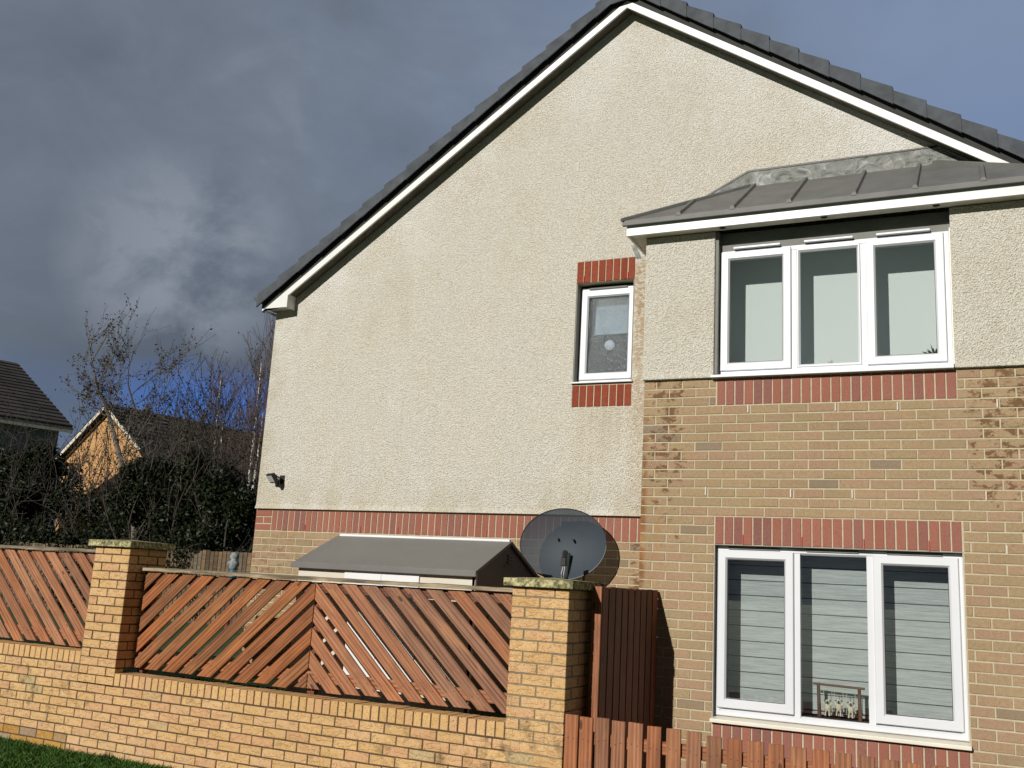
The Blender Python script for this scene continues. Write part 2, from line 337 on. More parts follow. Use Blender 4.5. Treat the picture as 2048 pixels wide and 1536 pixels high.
# ------------------------------------------------------------------ mesh builder
class MB:
    def __init__(s): s.v = []; s.f = []; s.mi = []
    def add(s, vs, fs, mi=0):
        b = len(s.v); s.v += [Vector(v) for v in vs]; s.f += [tuple(b+i for i in f) for f in fs]; s.mi += [mi]*len(fs)
    def hexa(s, q, mi=0):     # q: 8 pts, bottom 4 (ccw) top 4
        s.add(q, [(0, 3, 2, 1), (4, 5, 6, 7), (0, 1, 5, 4), (1, 2, 6, 5), (2, 3, 7, 6), (3, 0, 4, 7)], mi)
    def box(s, x0, x1, y0, y1, z0, z1, mi=0, tf=None):
        q = [(x0, y0, z0), (x1, y0, z0), (x1, y1, z0), (x0, y1, z0), (x0, y0, z1), (x1, y0, z1), (x1, y1, z1), (x0, y1, z1)]
        if tf: q = [tf(*p) for p in q]
        s.hexa(q, mi)
    def prism(s, poly, n0, n1, tf=lambda a, n, z: (a, n, z), mi=0):   # poly [(a,z)] extruded in n
        k = len(poly); vs = [tf(a, n0, z) for a, z in poly] + [tf(a, n1, z) for a, z in poly]
        fs = [tuple(range(k)), tuple(range(2*k-1, k-1, -1))] + [(i, i+k, (i+1) % k+k, (i+1) % k) for i in range(k)]
        s.add(vs, fs, mi)
    def tube(s, pts, rad, n=6, cap=True, mi=0):
        pts = [Vector(p) for p in pts]; rings = []
        for i, p in enumerate(pts):
            d = (pts[min(i+1, len(pts)-1)] - pts[max(i-1, 0)])
            if d.length < 1e-9: d = Vector((0, 0, 1))
            d.normalize(); a = d.orthogonal().normalized(); bb = d.cross(a)
            if i and rings:
                a = (prev - d*prev.dot(d)); a = a.normalized() if a.length > 1e-6 else d.orthogonal().normalized(); bb = d.cross(a)
            prev = a; r = rad[i] if hasattr(rad, '__len__') else rad
            rings.append([p + (a*math.cos(2*math.pi*j/n) + bb*math.sin(2*math.pi*j/n))*r for j in range(n)])
        b = len(s.v)
        for rg in rings: s.v += rg
        for i in range(len(rings)-1):
            for j in range(n):
                s.f.append((b+i*n+j, b+i*n+(j+1) % n, b+(i+1)*n+(j+1) % n, b+(i+1)*n+j)); s.mi.append(mi)
        if cap:
            s.f.append(tuple(b+j for j in range(n-1, -1, -1))); s.mi.append(mi)
            s.f.append(tuple(b+(len(rings)-1)*n+j for j in range(n))); s.mi.append(mi)
    def ball(s, c, r, nu=10, nv=7, sc3=(1, 1, 1), mi=0):
        c = Vector(c); b = len(s.v)
        for i in range(nv+1):
            th = math.pi*i/nv
            for j in range(nu):
                ph = 2*math.pi*j/nu
                s.v.append(c + Vector((r*sc3[0]*math.sin(th)*math.cos(ph), r*sc3[1]*math.sin(th)*math.sin(ph), r*sc3[2]*math.cos(th))))
        for i in range(nv):
            for j in range(nu):
                s.f.append((b+i*nu+j, b+(i+1)*nu+j, b+(i+1)*nu+(j+1) % nu, b+i*nu+(j+1) % nu)); s.mi.append(mi)

BASE = {}
def link(name, mb, mats, parent=None, base=None, bevel=0, smooth=False):
    if not isinstance(mats, (list, tuple)): mats = [mats]
    if parent is not None: base = BASE[parent.name]
    base = Vector(base if base is not None else (0, 0, 0))
    me = bpy.data.meshes.new(name); me.from_pydata([tuple(v-base) for v in mb.v], [], mb.f)
    for m in mats: me.materials.append(m)
    if len(mats) > 1: me.polygons.foreach_set('material_index', mb.mi)
    if smooth: me.polygons.foreach_set('use_smooth', [True]*len(me.polygons))
    me.validate(); me.update()
    o = bpy.data.objects.new(name, me); col.objects.link(o)
    if parent is not None: o.parent = parent
    else: o.location = base
    BASE[o.name] = base
    if bevel:
        bv = o.modifiers.new('bevel', 'BEVEL'); bv.width = bevel; bv.segments = 2; bv.limit_method = 'ANGLE'
    return o
def tag(o, label=None, cat=None, group=None, kind=None):
    for k, v in (('label', label), ('category', cat), ('group', group), ('kind', kind)):
        if v: o[k] = v
    return o
def thing(name, label, cat, loc, group=None):
    o = bpy.data.objects.new(name, None); col.objects.link(o); o.location = loc; o.empty_display_size = .1
    BASE[o.name] = Vector(loc); return tag(o, label, cat, group)

def rect_minus(r, holes):
    xs = sorted({r[0], r[1]} | {min(max(v, r[0]), r[1]) for h in holes for v in h[:2]})
    out = []
    for a, b in zip(xs, xs[1:]):
        if b-a < 1e-5: continue
        zs = [(h[2], h[3]) for h in holes if h[0] < (a+b)/2 < h[1]]
        z = r[2]
        for lo, hi in sorted(zs):
            if lo > z+1e-5: out.append((a, b, z, min(lo, r[3])))
            z = max(z, hi)
        if z < r[3]-1e-5: out.append((a, b, z, r[3]))
    return out
def brick(mb, tf, x0, x1, z0, z1, n0=0.0, depth=.09, ch=.003, jit=.0014, mi=0):
    n = n0 + random.uniform(-jit, jit); e = .0012
    x0 += random.uniform(-e, e); x1 += random.uniform(-e, e); z0 += random.uniform(-e, e); z1 += random.uniform(-e, e)
    t = random.uniform(-.0012, .0012)
    vs = [tf(x0+ch, n, z0+ch+t), tf(x1-ch, n, z0+ch), tf(x1-ch, n, z1-ch), tf(x0+ch, n, z1-ch+t),
          tf(x0, n+ch, z0+t), tf(x1, n+ch, z0), tf(x1, n+ch, z1), tf(x0, n+ch, z1+t),
          tf(x0, n+depth, z0+t), tf(x1, n+depth, z0), tf(x1, n+depth, z1), tf(x0, n+depth, z1+t)]
    fs = [(0, 1, 2, 3), (4, 5, 1, 0), (5, 6, 2, 1), (6, 7, 3, 2), (7, 4, 0, 3), (8, 9, 5, 4), (9, 10, 6, 5), (10, 11, 7, 6), (11, 8, 4, 7)]
    mb.add(vs, fs, mi)
def brick_field(mb, tf, xr, m0, m1, holes=(), phase=0, depth=.09, jit=.0014, flip=False):
    L, H = .225, .075
    for m in range(m0, m1):
        z0, z1 = m*H, m*H+.065; x = xr[0]
        if (m+phase) % 2: x -= .1125
        while x < xr[1]-.02:
            a, b = max(x, xr[0]), min(x+.215, xr[1]); x += L
            if b-a < .03: continue
            segs = [(a, b)]
            for h in holes:
                if h[2] < z1-.01 and h[3] > z0+.01:
                    ns = []
                    for p, q in segs:
                        if h[1] <= p or h[0] >= q: ns.append((p, q)); continue
                        if h[0]-p > .035: ns.append((p, h[0]-.008))
                        if q-h[1] > .035: ns.append((h[1]+.008, q))
                    segs = ns
            for p, q in segs: brick(mb, tf, p, q, z0, z1, 0, depth, jit=jit)
def soldiers(mb, tf, x0, count, z0, h=.215, n0=0.0, depth=.09, pitch=.075, w=.065):
    for i in range(count): brick(mb, tf, x0+i*pitch, x0+i*pitch+w, z0, z0+h, n0, depth)

TF_BAY = lambda x, n, z: Vector((x, n, z))
DG = .7247
TF_GAB = lambda x, n, z: Vector((x, DG+n, z))
XL = -5.2216

# ================================================================== GROUND
def sheet(name, x0, x1, y0, y1, z, mat, nx=1, ny=1, zf=None):
    mb = MB(); vs = []; fs = []
    for j in range(ny+1):
        for i in range(nx+1):
            x = x0+(x1-x0)*i/nx; y = y0+(y1-y0)*j/ny; vs.append((x, y, zf(x, y) if zf else z))
    for j in range(ny):
        for i in range(nx):
            a = j*(nx+1)+i; fs.append((a, a+1, a+nx+2, a+nx+1))
    mb.add(vs, fs); o = link(name, mb, mat); tag(o, kind='structure'); return o
sheet('ground', -900, 900, -900, 900, -2.075, M['ground'], 60, 60)

# wall frame
WX, WY, WZ, PHI = -4.9493, -1.23915, -1.45537, -.028846
TT = Vector((math.cos(PHI), math.sin(PHI), 0)); NN = Vector((-math.sin(PHI), math.cos(PHI), 0)); WO = Vector((WX, WY, WZ))
TFW = lambda s, n, z: WO + TT*s + NN*n + Vector((0, 0, z))
def lawn_z(s, n):
    k = min(1, max(0, (-.2-s)/.5)); near = .035+.15*k; d = min(1, max(0, (n-.3)/4)); return WZ + near*(1-d) + (.0-.05)*d
mb = MB(); vs = []; fs = []; SS = [-60, -30, -20, -14, -9, -6, -4, -2, -.7, -.2, .6, 1.6, 2.6, 3.6, 4.0]; QQ = [.2, .35, .6, 1, 2, 4, 8, 14, 25, 60]
for n in QQ:
    for s in SS: vs.append(TFW(s, n, lawn_z(s, n)-WZ))
for j in range(len(QQ)-1):
    for i in range(len(SS)-1): a = j*len(SS)+i; fs.append((a, a+1, a+len(SS)+1, a+len(SS)))
mb.add(vs, fs); tag(link('garden_lawn', mb, M['ground']), kind='structure')
mb = MB(); mb.prism([(4.0, -.7), (4.05, -.7), (4.05, .05), (4.0, .05)], .45, 1.6, TFW); tag(link('garden_edge', mb, M['concrete']), kind='structure')
mb = MB(); mb.box(-.80, 3.2, -.88, -.02, -2.20, -2.03); tag(link('path', mb, M['concrete']), kind='structure')

# ================================================================== HOUSE
house = thing('house', 'cream roughcast gable house with buff brick bay, red soldier bands and grey tiled roof', 'house', (-1.05, DG, -2.075))
P = lambda name, mb, mat, par=house, **k: link(name, mb, mat, par, **k)
AX, AZ, SL, SR = -1.09, 5.348, .698, .667          # apex of the soffit line and the two roof slopes
rz = lambda x: AZ - (SL*(AX-x) if x < AX else SR*(x-AX))
XR = 2*AX - XL
# small window in the gable
SW = (-1.565, -.972, 1.501, 2.512)
LW = (0.0, 1.797, -1.355, -.005)
UW = (-.022, 1.79, 1.352, 2.62)
# gable render, a slab with the window and its brick panels cut out
mb = MB()
cols = [(XL, SW[0]), (SW[0], SW[1]), (SW[1], XR)]
zb = .262
RF, RB = -.016, .10
mb.prism([(XL, zb), (SW[0], zb), (SW[0], rz(SW[0])), (XL, rz(XL))], RF, RB, TF_GAB)
mb.prism([(SW[0], zb), (SW[1], zb), (SW[1], SW[2]-.222), (SW[0], SW[2]-.222)], RF, RB, TF_GAB)
mb.prism([(SW[0], SW[3]+.222), (SW[1], SW[3]+.222), (SW[1], rz(SW[1])), (AX, AZ), (SW[0], rz(SW[0]))], RF, RB, TF_GAB)
mb.prism([(SW[1], zb), (XR, zb), (XR, rz(XR)), (SW[1], rz(SW[1]))], RF, RB, TF_GAB)
for x0, x1 in ((XL, -.45),):            # bell-cast drip
    mb.add([(x0, DG-.016, zb+.05), (x1, DG-.016, zb+.05), (x1, DG-.034, zb-.002), (x0, DG-.034, zb-.002), (x0, DG+.02, zb-.002), (x1, DG+.02, zb-.002)],
           [(0, 3, 2, 1), (3, 4, 5, 2), (0, 4, 3), (1, 2, 5)])
P('gable_render', mb, M['render'])
# brick plinth of the gable
mb = MB(); brick_field(mb, TF_GAB, (2.43, XR), -28, 3, phase=1); P('gable_brickwork', mb, M['buff'])
mb = MB(); brick_field(mb, lambda x, n, z: Vector((x, DG+n, z+.031)), (XL, -.45), -20, 0, phase=1)
P('gable_brickwork', mb, M['buff'])
mb = MB(); mb.box(XL+.002, XR-.002, DG+.005, DG+.1, -2.07, .262); P('gable_mortar', mb, M['mortar_buff'])
mb = MB(); soldiers(mb, TF_GAB, XL+.22, 60, .031)
for k in range(3):
    z0 = .031+k*.0745
    if k % 2: brick(mb, TF_GAB, XL, XL+.10, z0, z0+.064); brick(mb, TF_GAB, XL+.11, XL+.21, z0, z0+.064)
    else: brick(mb, TF_GAB, XL, XL+.21, z0, z0+.064)
P('soldier_band', mb, M['red'], )
mb = MB(); soldiers(mb, TF_GAB, SW[0]+.002, 8, SW[3]+.004, .215, -.020); P('window_lintel', mb, M['redrust'])
mb = MB(); soldiers(mb, TF_GAB, SW[0]+.002, 8, SW[2]-.218, .205, -.020); P('window_brick_sill', mb, M['redrust'])
for a, b in ((SW[3]+.002, SW[3]+.222), (SW[2]-.222, SW[2]-.003)):
    mb = MB(); mb.box(SW[0], SW[1], DG-.014, DG+.10, a, b); P('lintel_mortar', mb, M['mortar_buff'])
# body of the house: side and back walls, closed cavities behind the windows
mb = MB()
def ring(x0, x1, z0, z1, y0, y1, w=.02):
    mb.box(x0-w, x0, y0, y1, z0-w, z1+w); mb.box(x1, x1+w, y0, y1, z0-w, z1+w)
    mb.box(x0, x1, y0, y1, z0-w, z0); mb.box(x0, x1, y0, y1, z1, z1+w); mb.box(x0-w, x1+w, y1, y1+w, z0-w, z1+w)
ring(SW[0]+.002, SW[1]-.002, SW[2]+.002, SW[3]-.002, DG+.102, DG+.9)
P('small_window_recess', mb, M['void'])
mb = MB(); ring(LW[0]+.004, LW[1]-.004, LW[2]+.02, LW[3]-.03, .105, .70); P('lower_window_recess', mb, M['void'])
mb = MB(); ring(UW[0]+.006, UW[1]-.004, UW[2]+.03, 2.50, .105, .70); P('upper_window_recess', mb, M['room'])
mb = MB()
mb.box(XL, XL+.1, DG+.102, DG+8, -2.07, rz(XL)-.02); mb.box(XR-.1, XR, DG+.102, DG+8, -2.07, rz(XR)-.02); mb.box(XL, XR, DG+8.001, DG+8.1, -2.07, rz(XL))
P('side_wall', mb, M['render'])
# reveals of the small window
for a, b in ((SW[0]+.0005, SW[0]+.012), (SW[1]-.012, SW[1]-.0005)):
    mb = MB(); mb.box(a, b, DG-.012, DG+.10, SW[2], SW[3]); P('window_reveal', mb, M['greytrim'])

# ---- bay
BL, BR = -.62, 2.42
holes = [LW, (LW[0]-.002, LW[1]+.002, 0, .215), (LW[0]-.002, LW[1]+.002, LW[2]-.225, LW[2]), (UW[0]+.02, UW[1]+.003, 1.125, 1.36)]
mb = MB(); brick_field(mb, TF_BAY, (BL, BR), -28, 18, holes)
tfl = lambda s, n, z: Vector((BL+n, s, z)); brick_field(mb, tfl, (.1025+.01, DG-.01), -28, 18, phase=1)
tfr = lambda s, n, z: Vector((BR-n, s, z)); brick_field(mb, tfr, (.1025+.01, DG-.01), -28, 18, phase=1)
P('bay_brickwork', mb, M['buff'])
mb = MB()
for r_ in rect_minus((BL+.002, BR, -2.07, 1.40), [LW, (UW[0], UW[1], UW[2], 9)]): mb.box(r_[0], r_[1], .005, .10, r_[2], r_[3])
mb.box(BL+.005, BL+.1, .101, DG, -2.07, 2.6); mb.box(BR-.1, BR-.005, .101, DG, -2.07, 2.6)
P('bay_mortar', mb, M['mortar_buff'])
mb = MB(); soldiers(mb, TF_BAY, LW[0]+.003, 24, 0.0); P('lower_lintel', mb, M['red'])
mb = MB(); soldiers(mb, TF_BAY, UW[0]+.026, 24, 1.125); P('upper_brick_sill', mb, M['red'])
mb = MB(); soldiers(mb, TF_BAY, LW[0]+.003, 24, LW[2]-.22); P('lower_brick_sill', mb, M['red'])
for x0, x1 in ((BL-.012, UW[0]), (UW[1], BR+.012)):
    mb = MB(); zt = 2.62; yb = -.024
    mb.box(x0, x1, yb, .10, 1.352, zt)
    mb.add([(x0, yb, 1.40), (x1, yb, 1.40), (x1, yb-.014, 1.348), (x0, yb-.014, 1.348), (x0, 0.02, 1.348), (x1, 0.02, 1.348)], [(0, 3, 2, 1), (3, 4, 5, 2), (0, 4, 3), (1, 2, 5)])
    if x0 < 0: mb.box(BL-.012, BL+.1, .0999, DG, 1.352, 2.61)
    if x0 > 0: mb.box(BR-.1, BR+.012, .0999, DG, 1.352, 2.61)
    P('bay_render', mb, M['render'], bevel=.01)
for x, z, in ((.257, 1.086), (.932, 1.08), (1.383, 1.074), (2.061, 1.076), (-.079, .419), (.591, .406), (1.047, .405), (1.962, .398), (2.08, .02)):
    mb = MB()
    for k in range(7): mb.box(x-.004, x+.004, -.006, .004, z-.03+k*.009, z-.0245+k*.009)
    mb.box(x-.003, x+.003, -.003, .004, z-.03, z+.032); P('weep_vent', mb, M['weepw'])
for x, z, y in ((.224, .042, 0), (.674, .038, 0), (1.124, .036, 0), (1.574, .036, 0)):
    mb = MB()
    for k in range(7): mb.box(x-.004, x+.004, y-.006, y+.004, z-.04+k*.011, z-.034+k*.011)
    mb.box(x-.003, x+.003, y-.003, y+.004, z-.04, z+.036); P('weep_vent', mb, M['weepr'])
for x in (-4.55, -3.85, -3.4, -2.95, -2.4):
    mb = MB(); mb.box(x-.004, x+.004, DG-.006, DG+.004, .035, .10); P('weep_vent', mb, M['weepr'])
for x in (SW[0]+.073, SW[0]+.523):
    mb = MB(); mb.box(x-.004, x+.004, DG-.028, DG-.01, SW[3]+.006, SW[3]+.07); P('weep_vent', mb, M['weepr'])

# ---- windows
def frame_ring(mb, x0, x1, z0, z1, w, y0, y1):
    """mitred frame with a sloped inner bead"""
    o = [(x0, z0), (x1, z0), (x1, z1), (x0, z1)]; i = [(x0+w, z0+w), (x1-w, z0+w), (x1-w, z1-w), (x0+w, z1-w)]
    j = [(x0+w+.014, z0+w+.014), (x1-w-.014, z0+w+.014), (x1-w-.014, z1-w-.014), (x0+w+.014, z1-w-.014)]
    c = [(x0+.006, z0+.006), (x1-.006, z0+.006), (x1-.006, z1-.006), (x0+.006, z1-.006)]
    vs = [(a, y1, b) for a, b in o] + [(a, y0+.006, b) for a, b in o] + [(a, y0, b) for a, b in c] + [(a, y0, b) for a, b in i] + [(a, y0+.018, b) for a, b in j] + [(a, y1, b) for a, b in j]
    fs = []
    for k in range(4):
        n = (k+1) % 4
        for L in range(5): fs.append((L*4+k, L*4+n, L*4+4+n, L*4+4+k))
        fs.append((20+k, 20+n, n, k))
    mb.add(vs, fs)
def pane(mb, x0, x1, z0, z1, y): mb.box(x0, x1, y, y+.006, z0, z1)
def window(name, x0, x1, z0, z1, y, sashes, mullions, glassmat='glass', sillp=None, base_w=.042):
    mb = MB(); frame_ring(mb, x0, x1, z0, z1, base_w-.014, y, y+.06)
    for a, b in mullions: mb.box(a, b, y+.0035, y+.058, z0+base_w-.01, z1-base_w+.01)
    w = link(name, mb, M['upvc'], house)
    for a, b, c, d in sashes:
        mb = MB(); frame_ring(mb, a, b, c, d, .056, y-.018, y+.03)
        s = link('sash', mb, M['upvc'], w)
        mb = MB(); g = .0715
        for q in ((a+g, b-g, d-g-.001, d-g+.003), (a+g, b-g, c+g-.003, c+g+.001), (a+g-.003, a+g+.001, c+g, d-g), (b-g-.001, b-g+.003, c+g, d-g)):
            mb.box(q[0], q[1], y-.002, y+.012, q[2], q[3])
        link('gasket', mb, M['rubber'], w)
    return w
# lower window
yl = .055
w1 = window('lower_window', .004, 1.793, -1.305, -.012, yl, [(.022, .604, -1.245, -.045), (1.182, 1.764, -1.245, -.045)], [(.604, .65), (1.135, 1.182)], base_w=.05)
for a in ((.09, .54, -1.18, -.11, yl+.015), (.645, 1.14, -1.26, -.05, yl+.02), (1.25, 1.70, -1.18, -.11, yl+.015)):
    mb = MB(); pane(mb, *a); link('pane', mb, M['glass'], w1)
mb = MB(); mb.hexa([(-.012, -.045, -1.352), (1.808, -.045, -1.352), (1.808, yl+.05, -1.352), (-.012, yl+.05, -1.352), (-.012, -.045, -1.325), (1.808, -.045, -1.325), (1.808, yl+.05, -1.306), (-.012, yl+.05, -1.306)])
link('sill', mb, M['cream'], w1, bevel=.004)
mb = MB(); mb.box(1.7935, 1.7965, -.001, yl+.01, -1.30, -.01); link('jamb_trim', mb, M['cream'], w1)
mb = MB(); mb.box(-.0005, .0035, .002, yl+.01, -1.30, -.01); mb.box(.0, 1.797, -.001, .05, -.0095, -.0045); link('reveal_lining', mb, M['greytrim'], w1)
for a, b in ((.10, .5), (.70, 1.08), (1.28, 1.66)):
    mb = MB(); mb.box(a, b, yl-.012, yl, -.036, -.018); link('trickle_vent', mb, M['greytrim'], w1)
# upper window
yu = .06
w2 = window('upper_window', .006, 1.782, 1.385, 2.462, yu, [(.016, .59, 1.418, 2.448), (1.172, 1.742, 1.418, 2.448)], [(.59, .632), (1.13, 1.172)], base_w=.05)
mb = MB(); frame_ring(mb, .634, 1.128, 1.425, 2.425, .012, yu-.004, yu+.03); link('fixed_light', mb, M['upvc'], w2)
for a in ((.08, .525, 1.48, 2.385, yu+.015), (.65, 1.11, 1.44, 2.41, yu+.02), (1.235, 1.68, 1.48, 2.385, yu+.015)):
    mb = MB(); pane(mb, *a); link('pane', mb, M['glass'], w2)
mb = MB(); mb.hexa([(-.04, -.055, 1.345), (1.785, -.055, 1.345), (1.785, yu+.05, 1.345), (-.04, yu+.05, 1.345), (-.04, -.055, 1.367), (1.785, -.055, 1.367), (1.785, yu+.05, 1.384), (-.04, yu+.05, 1.384)])
link('sill', mb, M['upvc'], w2, bevel=.003)
for a, b in ((.121, .506), (.698, 1.079), (1.253, 1.649)):
    mb = MB(); mb.box(a, b, yu-.035, yu-.001, 2.466, 2.484); link('trickle_vent', mb, M['upvc'], w2, bevel=.004)
mb = MB(); mb.box(UW[0], UW[1], yu+.004, .10, 2.463, 2.62); mb.box(UW[0]+.0005, UW[0]+.026, -.004, .10, 1.385, 2.6195); link('head_panel', mb, M['greytrim'], w2)
mb = MB(); mb.box(1.7825, 1.7897, -.004, .10, 1.385, 2.462); link('jamb_trim', mb, M['cream'], w2)
# small window
ys = DG+.075
w3 = window('small_window', -1.545, -.975, 1.528, 2.488, ys, [(-1.532, -.984, 1.56, 2.455)], [], base_w=.04)
mb = MB(); pane(mb, -1.47, -1.045, 1.625, 2.395, ys+.015); link('pane', mb, M['glass_obscure'], w3)
mb = MB(); mb.hexa([(-1.575, DG-.045, 1.506), (-.962, DG-.045, 1.506), (-.962, ys+.05, 1.506), (-1.575, ys+.05, 1.506), (-1.575, DG-.045, 1.522), (-.962, DG-.045, 1.522), (-.962, ys+.05, 1.534), (-1.575, ys+.05, 1.534)])
link('sill', mb, M['upvc'], w3, bevel=.003)
mb = MB(); mb.box(-1.46, -1.07, ys-.014, ys-.001, 2.466, 2.482); link('trickle_vent', mb, M['greytrim'], w3)

# ---- main roof
YF = .555
OVL = -5.315
mb = MB()
def rake_prism(zlo, zhi, y0, y1, xl, xr):
    tf = lambda x, n, z: Vector((x, n, z))
    mb.prism([(xl, rz(xl)+zlo), (AX, AZ+zlo), (AX, AZ+zhi), (xl, rz(xl)+zhi)], y0, y1, tf)
    mb.prism([(AX, AZ+zlo), (xr, rz(xr)+zlo), (xr, rz(xr)+zhi), (AX, AZ+zhi)], y0, y1, tf)
XRE = 2*AX-OVL
rake_prism(-.03, .050, YF, YF+.022, -4.965, XRE); P('bargeboard', mb, M['white'], bevel=.003)
mb = MB(); rake_prism(-.012, .006, YF+.0225, DG+.02, -4.97, XRE); P('rake_soffit', mb, M['shadesoffit'])
mb = MB(); rake_prism(.052, .142, YF+.004, YF+.05, OVL, XRE); P('undercloak', mb, M['undercloak'])  # dark strip also stands in for the shade on the upper bargeboard
mb = MB()
zf = 2.48
mb.prism([(OVL+.012, zf), (-4.963, zf), (-4.963, rz(-4.963)+.051), (OVL+.012, rz(OVL+.012)+.051)], YF, YF+.03)
mb.box(OVL+.012, OVL+.03, YF+.0305, DG+8, zf, rz(OVL+.012)+.05); mb.box(-4.975, -4.963, YF+.0305, DG-.017, zf, rz(-4.963)+.06)
P('eaves_box', mb, M['white'], bevel=.003)
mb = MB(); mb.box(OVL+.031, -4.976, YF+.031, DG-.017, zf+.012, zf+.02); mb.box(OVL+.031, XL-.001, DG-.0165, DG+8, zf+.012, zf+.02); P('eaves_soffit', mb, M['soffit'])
# verge caps, stepped
mb = MB()
def verge(xs, dx, sgn):
    x0 = xs
    def pt(x, up, y): # up measured perpendicular to slope
        cx = math.cos(math.atan(SL)); return Vector((x - sgn*up*math.sin(math.atan(SL))*-1*0, y, rz(x)+.124+up/cx))
    a = x0; b = x0 - sgn*dx       # a lower end, b upper end
    lo_a, hi_a, lo_b, hi_b = -.010, .128, .000, .102
    yf, yb = YF-.052, YF+.25
    q = []
    for x, lo, hi, e in ((a, lo_a, hi_a, .008), (b, lo_b, hi_b, 0)):
        q.append([pt(x, lo, yf-e), pt(x, hi-.01, yf-e), pt(x, hi, yf+.012-e), pt(x, hi+.006, yb), pt(x, hi-.02, yb), pt(x, hi-.03, yf+.02), pt(x, lo, yf+.012)])
    k = 7; vs = q[0]+q[1]; fs = [tuple(range(k)), tuple(range(2*k-1, k-1, -1))] + [(i, i+k, (i+1) % k+k, (i+1) % k) for i in range(k)]
    mb.add(vs, fs)
x = -5.345
while x < AX-.2: verge(x, .272, -1); x += .2625
x = 3.28
xs = []
x = 1.377
while x < 3.2: x += .2625
while x > AX+.1: verge(x, .272, 1); x -= .2625
P('verge_caps', mb, M['verge'], bevel=.003)
# tiled slopes
mb = MB()
for sgn in (-1, 1):
    n = 16
    for k in range(n):
        a = AX+sgn*(k*.2625); b = AX+sgn*((k+1)*.2625+.02)
        za = .19+rz(a); zbb = .22+rz(b)
        mb.hexa([(a, YF+.2, za-.03), (b, YF+.2, zbb-.03), (b, DG+8.3, zbb-.03), (a, DG+8.3, za-.03), (a, YF+.2, za), (b, YF+.2, zbb), (b, DG+8.3, zbb), (a, DG+8.3, za)])
P('roof', mb, M['tile'])
mb = MB()
for k in range(20): mb.tube([(AX, YF-.06+k*.42, AZ+.24), (AX, YF-.06+k*.42+.43, AZ+.235)], [.115, .108], 12)
P('ridge_tiles', mb, M['verge'])
# gutter, half round, running back along the eaves
mb = MB(); gx, gz, gr = -5.365, 2.62, .056
pr = [(gx+gr*math.cos(a), gz+gr*math.sin(a)) for a in [math.pi+math.pi*i/10 for i in range(11)]]
pr += [(gx+(gr-.006)*math.cos(a), gz+(gr-.006)*math.sin(a)) for a in [2*math.pi-math.pi*i/10 for i in range(11)]]
mb.prism(pr, YF-.02, DG+8.2)
mb.prism([(gx+gr*math.cos(a), gz+gr*math.sin(a)) for a in [math.pi+math.pi*i/10 for i in range(11)]], YF-.03, YF-.021)
P('gutter', mb, M['verge'])

# ---- canopy roof over the bay
CY, CZ = -.185, 2.742; TY, TZ = DG-.01, 3.312; CL, CR = -.80, 2.60
msl = (TZ-CZ)/(TY-CY); hip = (TY-CY)
canopy_z = lambda y: CZ+(y-CY)*msl
mb = MB(); th = .028
TL, TR = .12, 1.68
mb.add([(CL, CY, CZ), (CR, CY, CZ), (TR, TY, TZ), (TL, TY, TZ), (CL, CY, CZ-th), (CR, CY, CZ-th), (TR, TY, TZ-th), (TL, TY, TZ-th)],
       [(0, 1, 2, 3), (7, 6, 5, 4), (0, 4, 5, 1), (1, 5, 6, 2), (3, 7, 4, 0), (2, 6, 7, 3)])
mb.add([(CL, CY, CZ), (TL, TY, TZ), (CL, TY, CZ)], [(0, 1, 2)]); mb.add([(CR, CY, CZ), (CR, TY, CZ), (TR, TY, TZ)], [(0, 1, 2)])
P('canopy_roof', mb, M['canopy'])
mb = MB()
def roll(x0, y0, x1, y1, w=.026, h=.03):
    za, zb_ = canopy_z(y0)-.002, canopy_z(y1)-.002
    pr = [(-w, 0), (-w*.45, h), (w*.45, h), (w*.9, 0)]
    vs = [(x0+a, y0, za+b) for a, b in pr] + [(x1+a, y1, zb_+b) for a, b in pr]
    mb.add(vs, [(0, 1, 2, 3), (7, 6, 5, 4), (0, 4, 5, 1), (1, 5, 6, 2), (2, 6, 7, 3)])
for x in (-.30, .155, .615, 1.115, 1.56, 2.035):
    yt = TY
    if x < TL: yt = CY+(x-CL)*(TY-CY)/(TL-CL)
    if x > TR: yt = CY+(CR-x)*(TY-CY)/(CR-TR)
    roll(x, CY-.004, x, yt)
P('canopy_rolls', mb, M['canopy'])
mb = MB(); mb.tube([(CL-.005, CY-.005, CZ+.004), (TL, TY, TZ+.006)], .02, 6); mb.tube([(CR, CY, CZ+.004), (TR, TY, TZ+.006)], .03, 6)
mb.box(CL, CR, CY-.004, CY+.03, CZ-.045, CZ-.029)
P('canopy_hips', mb, M['canopy'])
# lead flashing on the gable wall
mb = MB(); yv = DG-.026
pf = [(-.27, 3.19), (TL-.02, 3.30), (TR+.02, 3.30), (TR+.55, 3.02), (TR+.62, 3.02), (1.70, 3.462), (.10, 3.452), (-.285, 3.262)]
mb.prism(pf, yv, yv+.008)
P('lead_flashing', mb, M['lead'])
mb = MB(); mb.prism([(-.29, 3.268), (-.28, 3.256), (.102, 3.446), (1.70, 3.456), (1.705, 3.47), (.097, 3.464)], yv-.006, yv+.012); P('flashing_seal', mb, M['rubber'])
mb = MB(); mb.prism([(-.915, 2.74), (-.87, 2.74), (-.81, 2.60), (-.86, 2.60)], .40, .407); P('flashing_apron', mb, M['lead'])
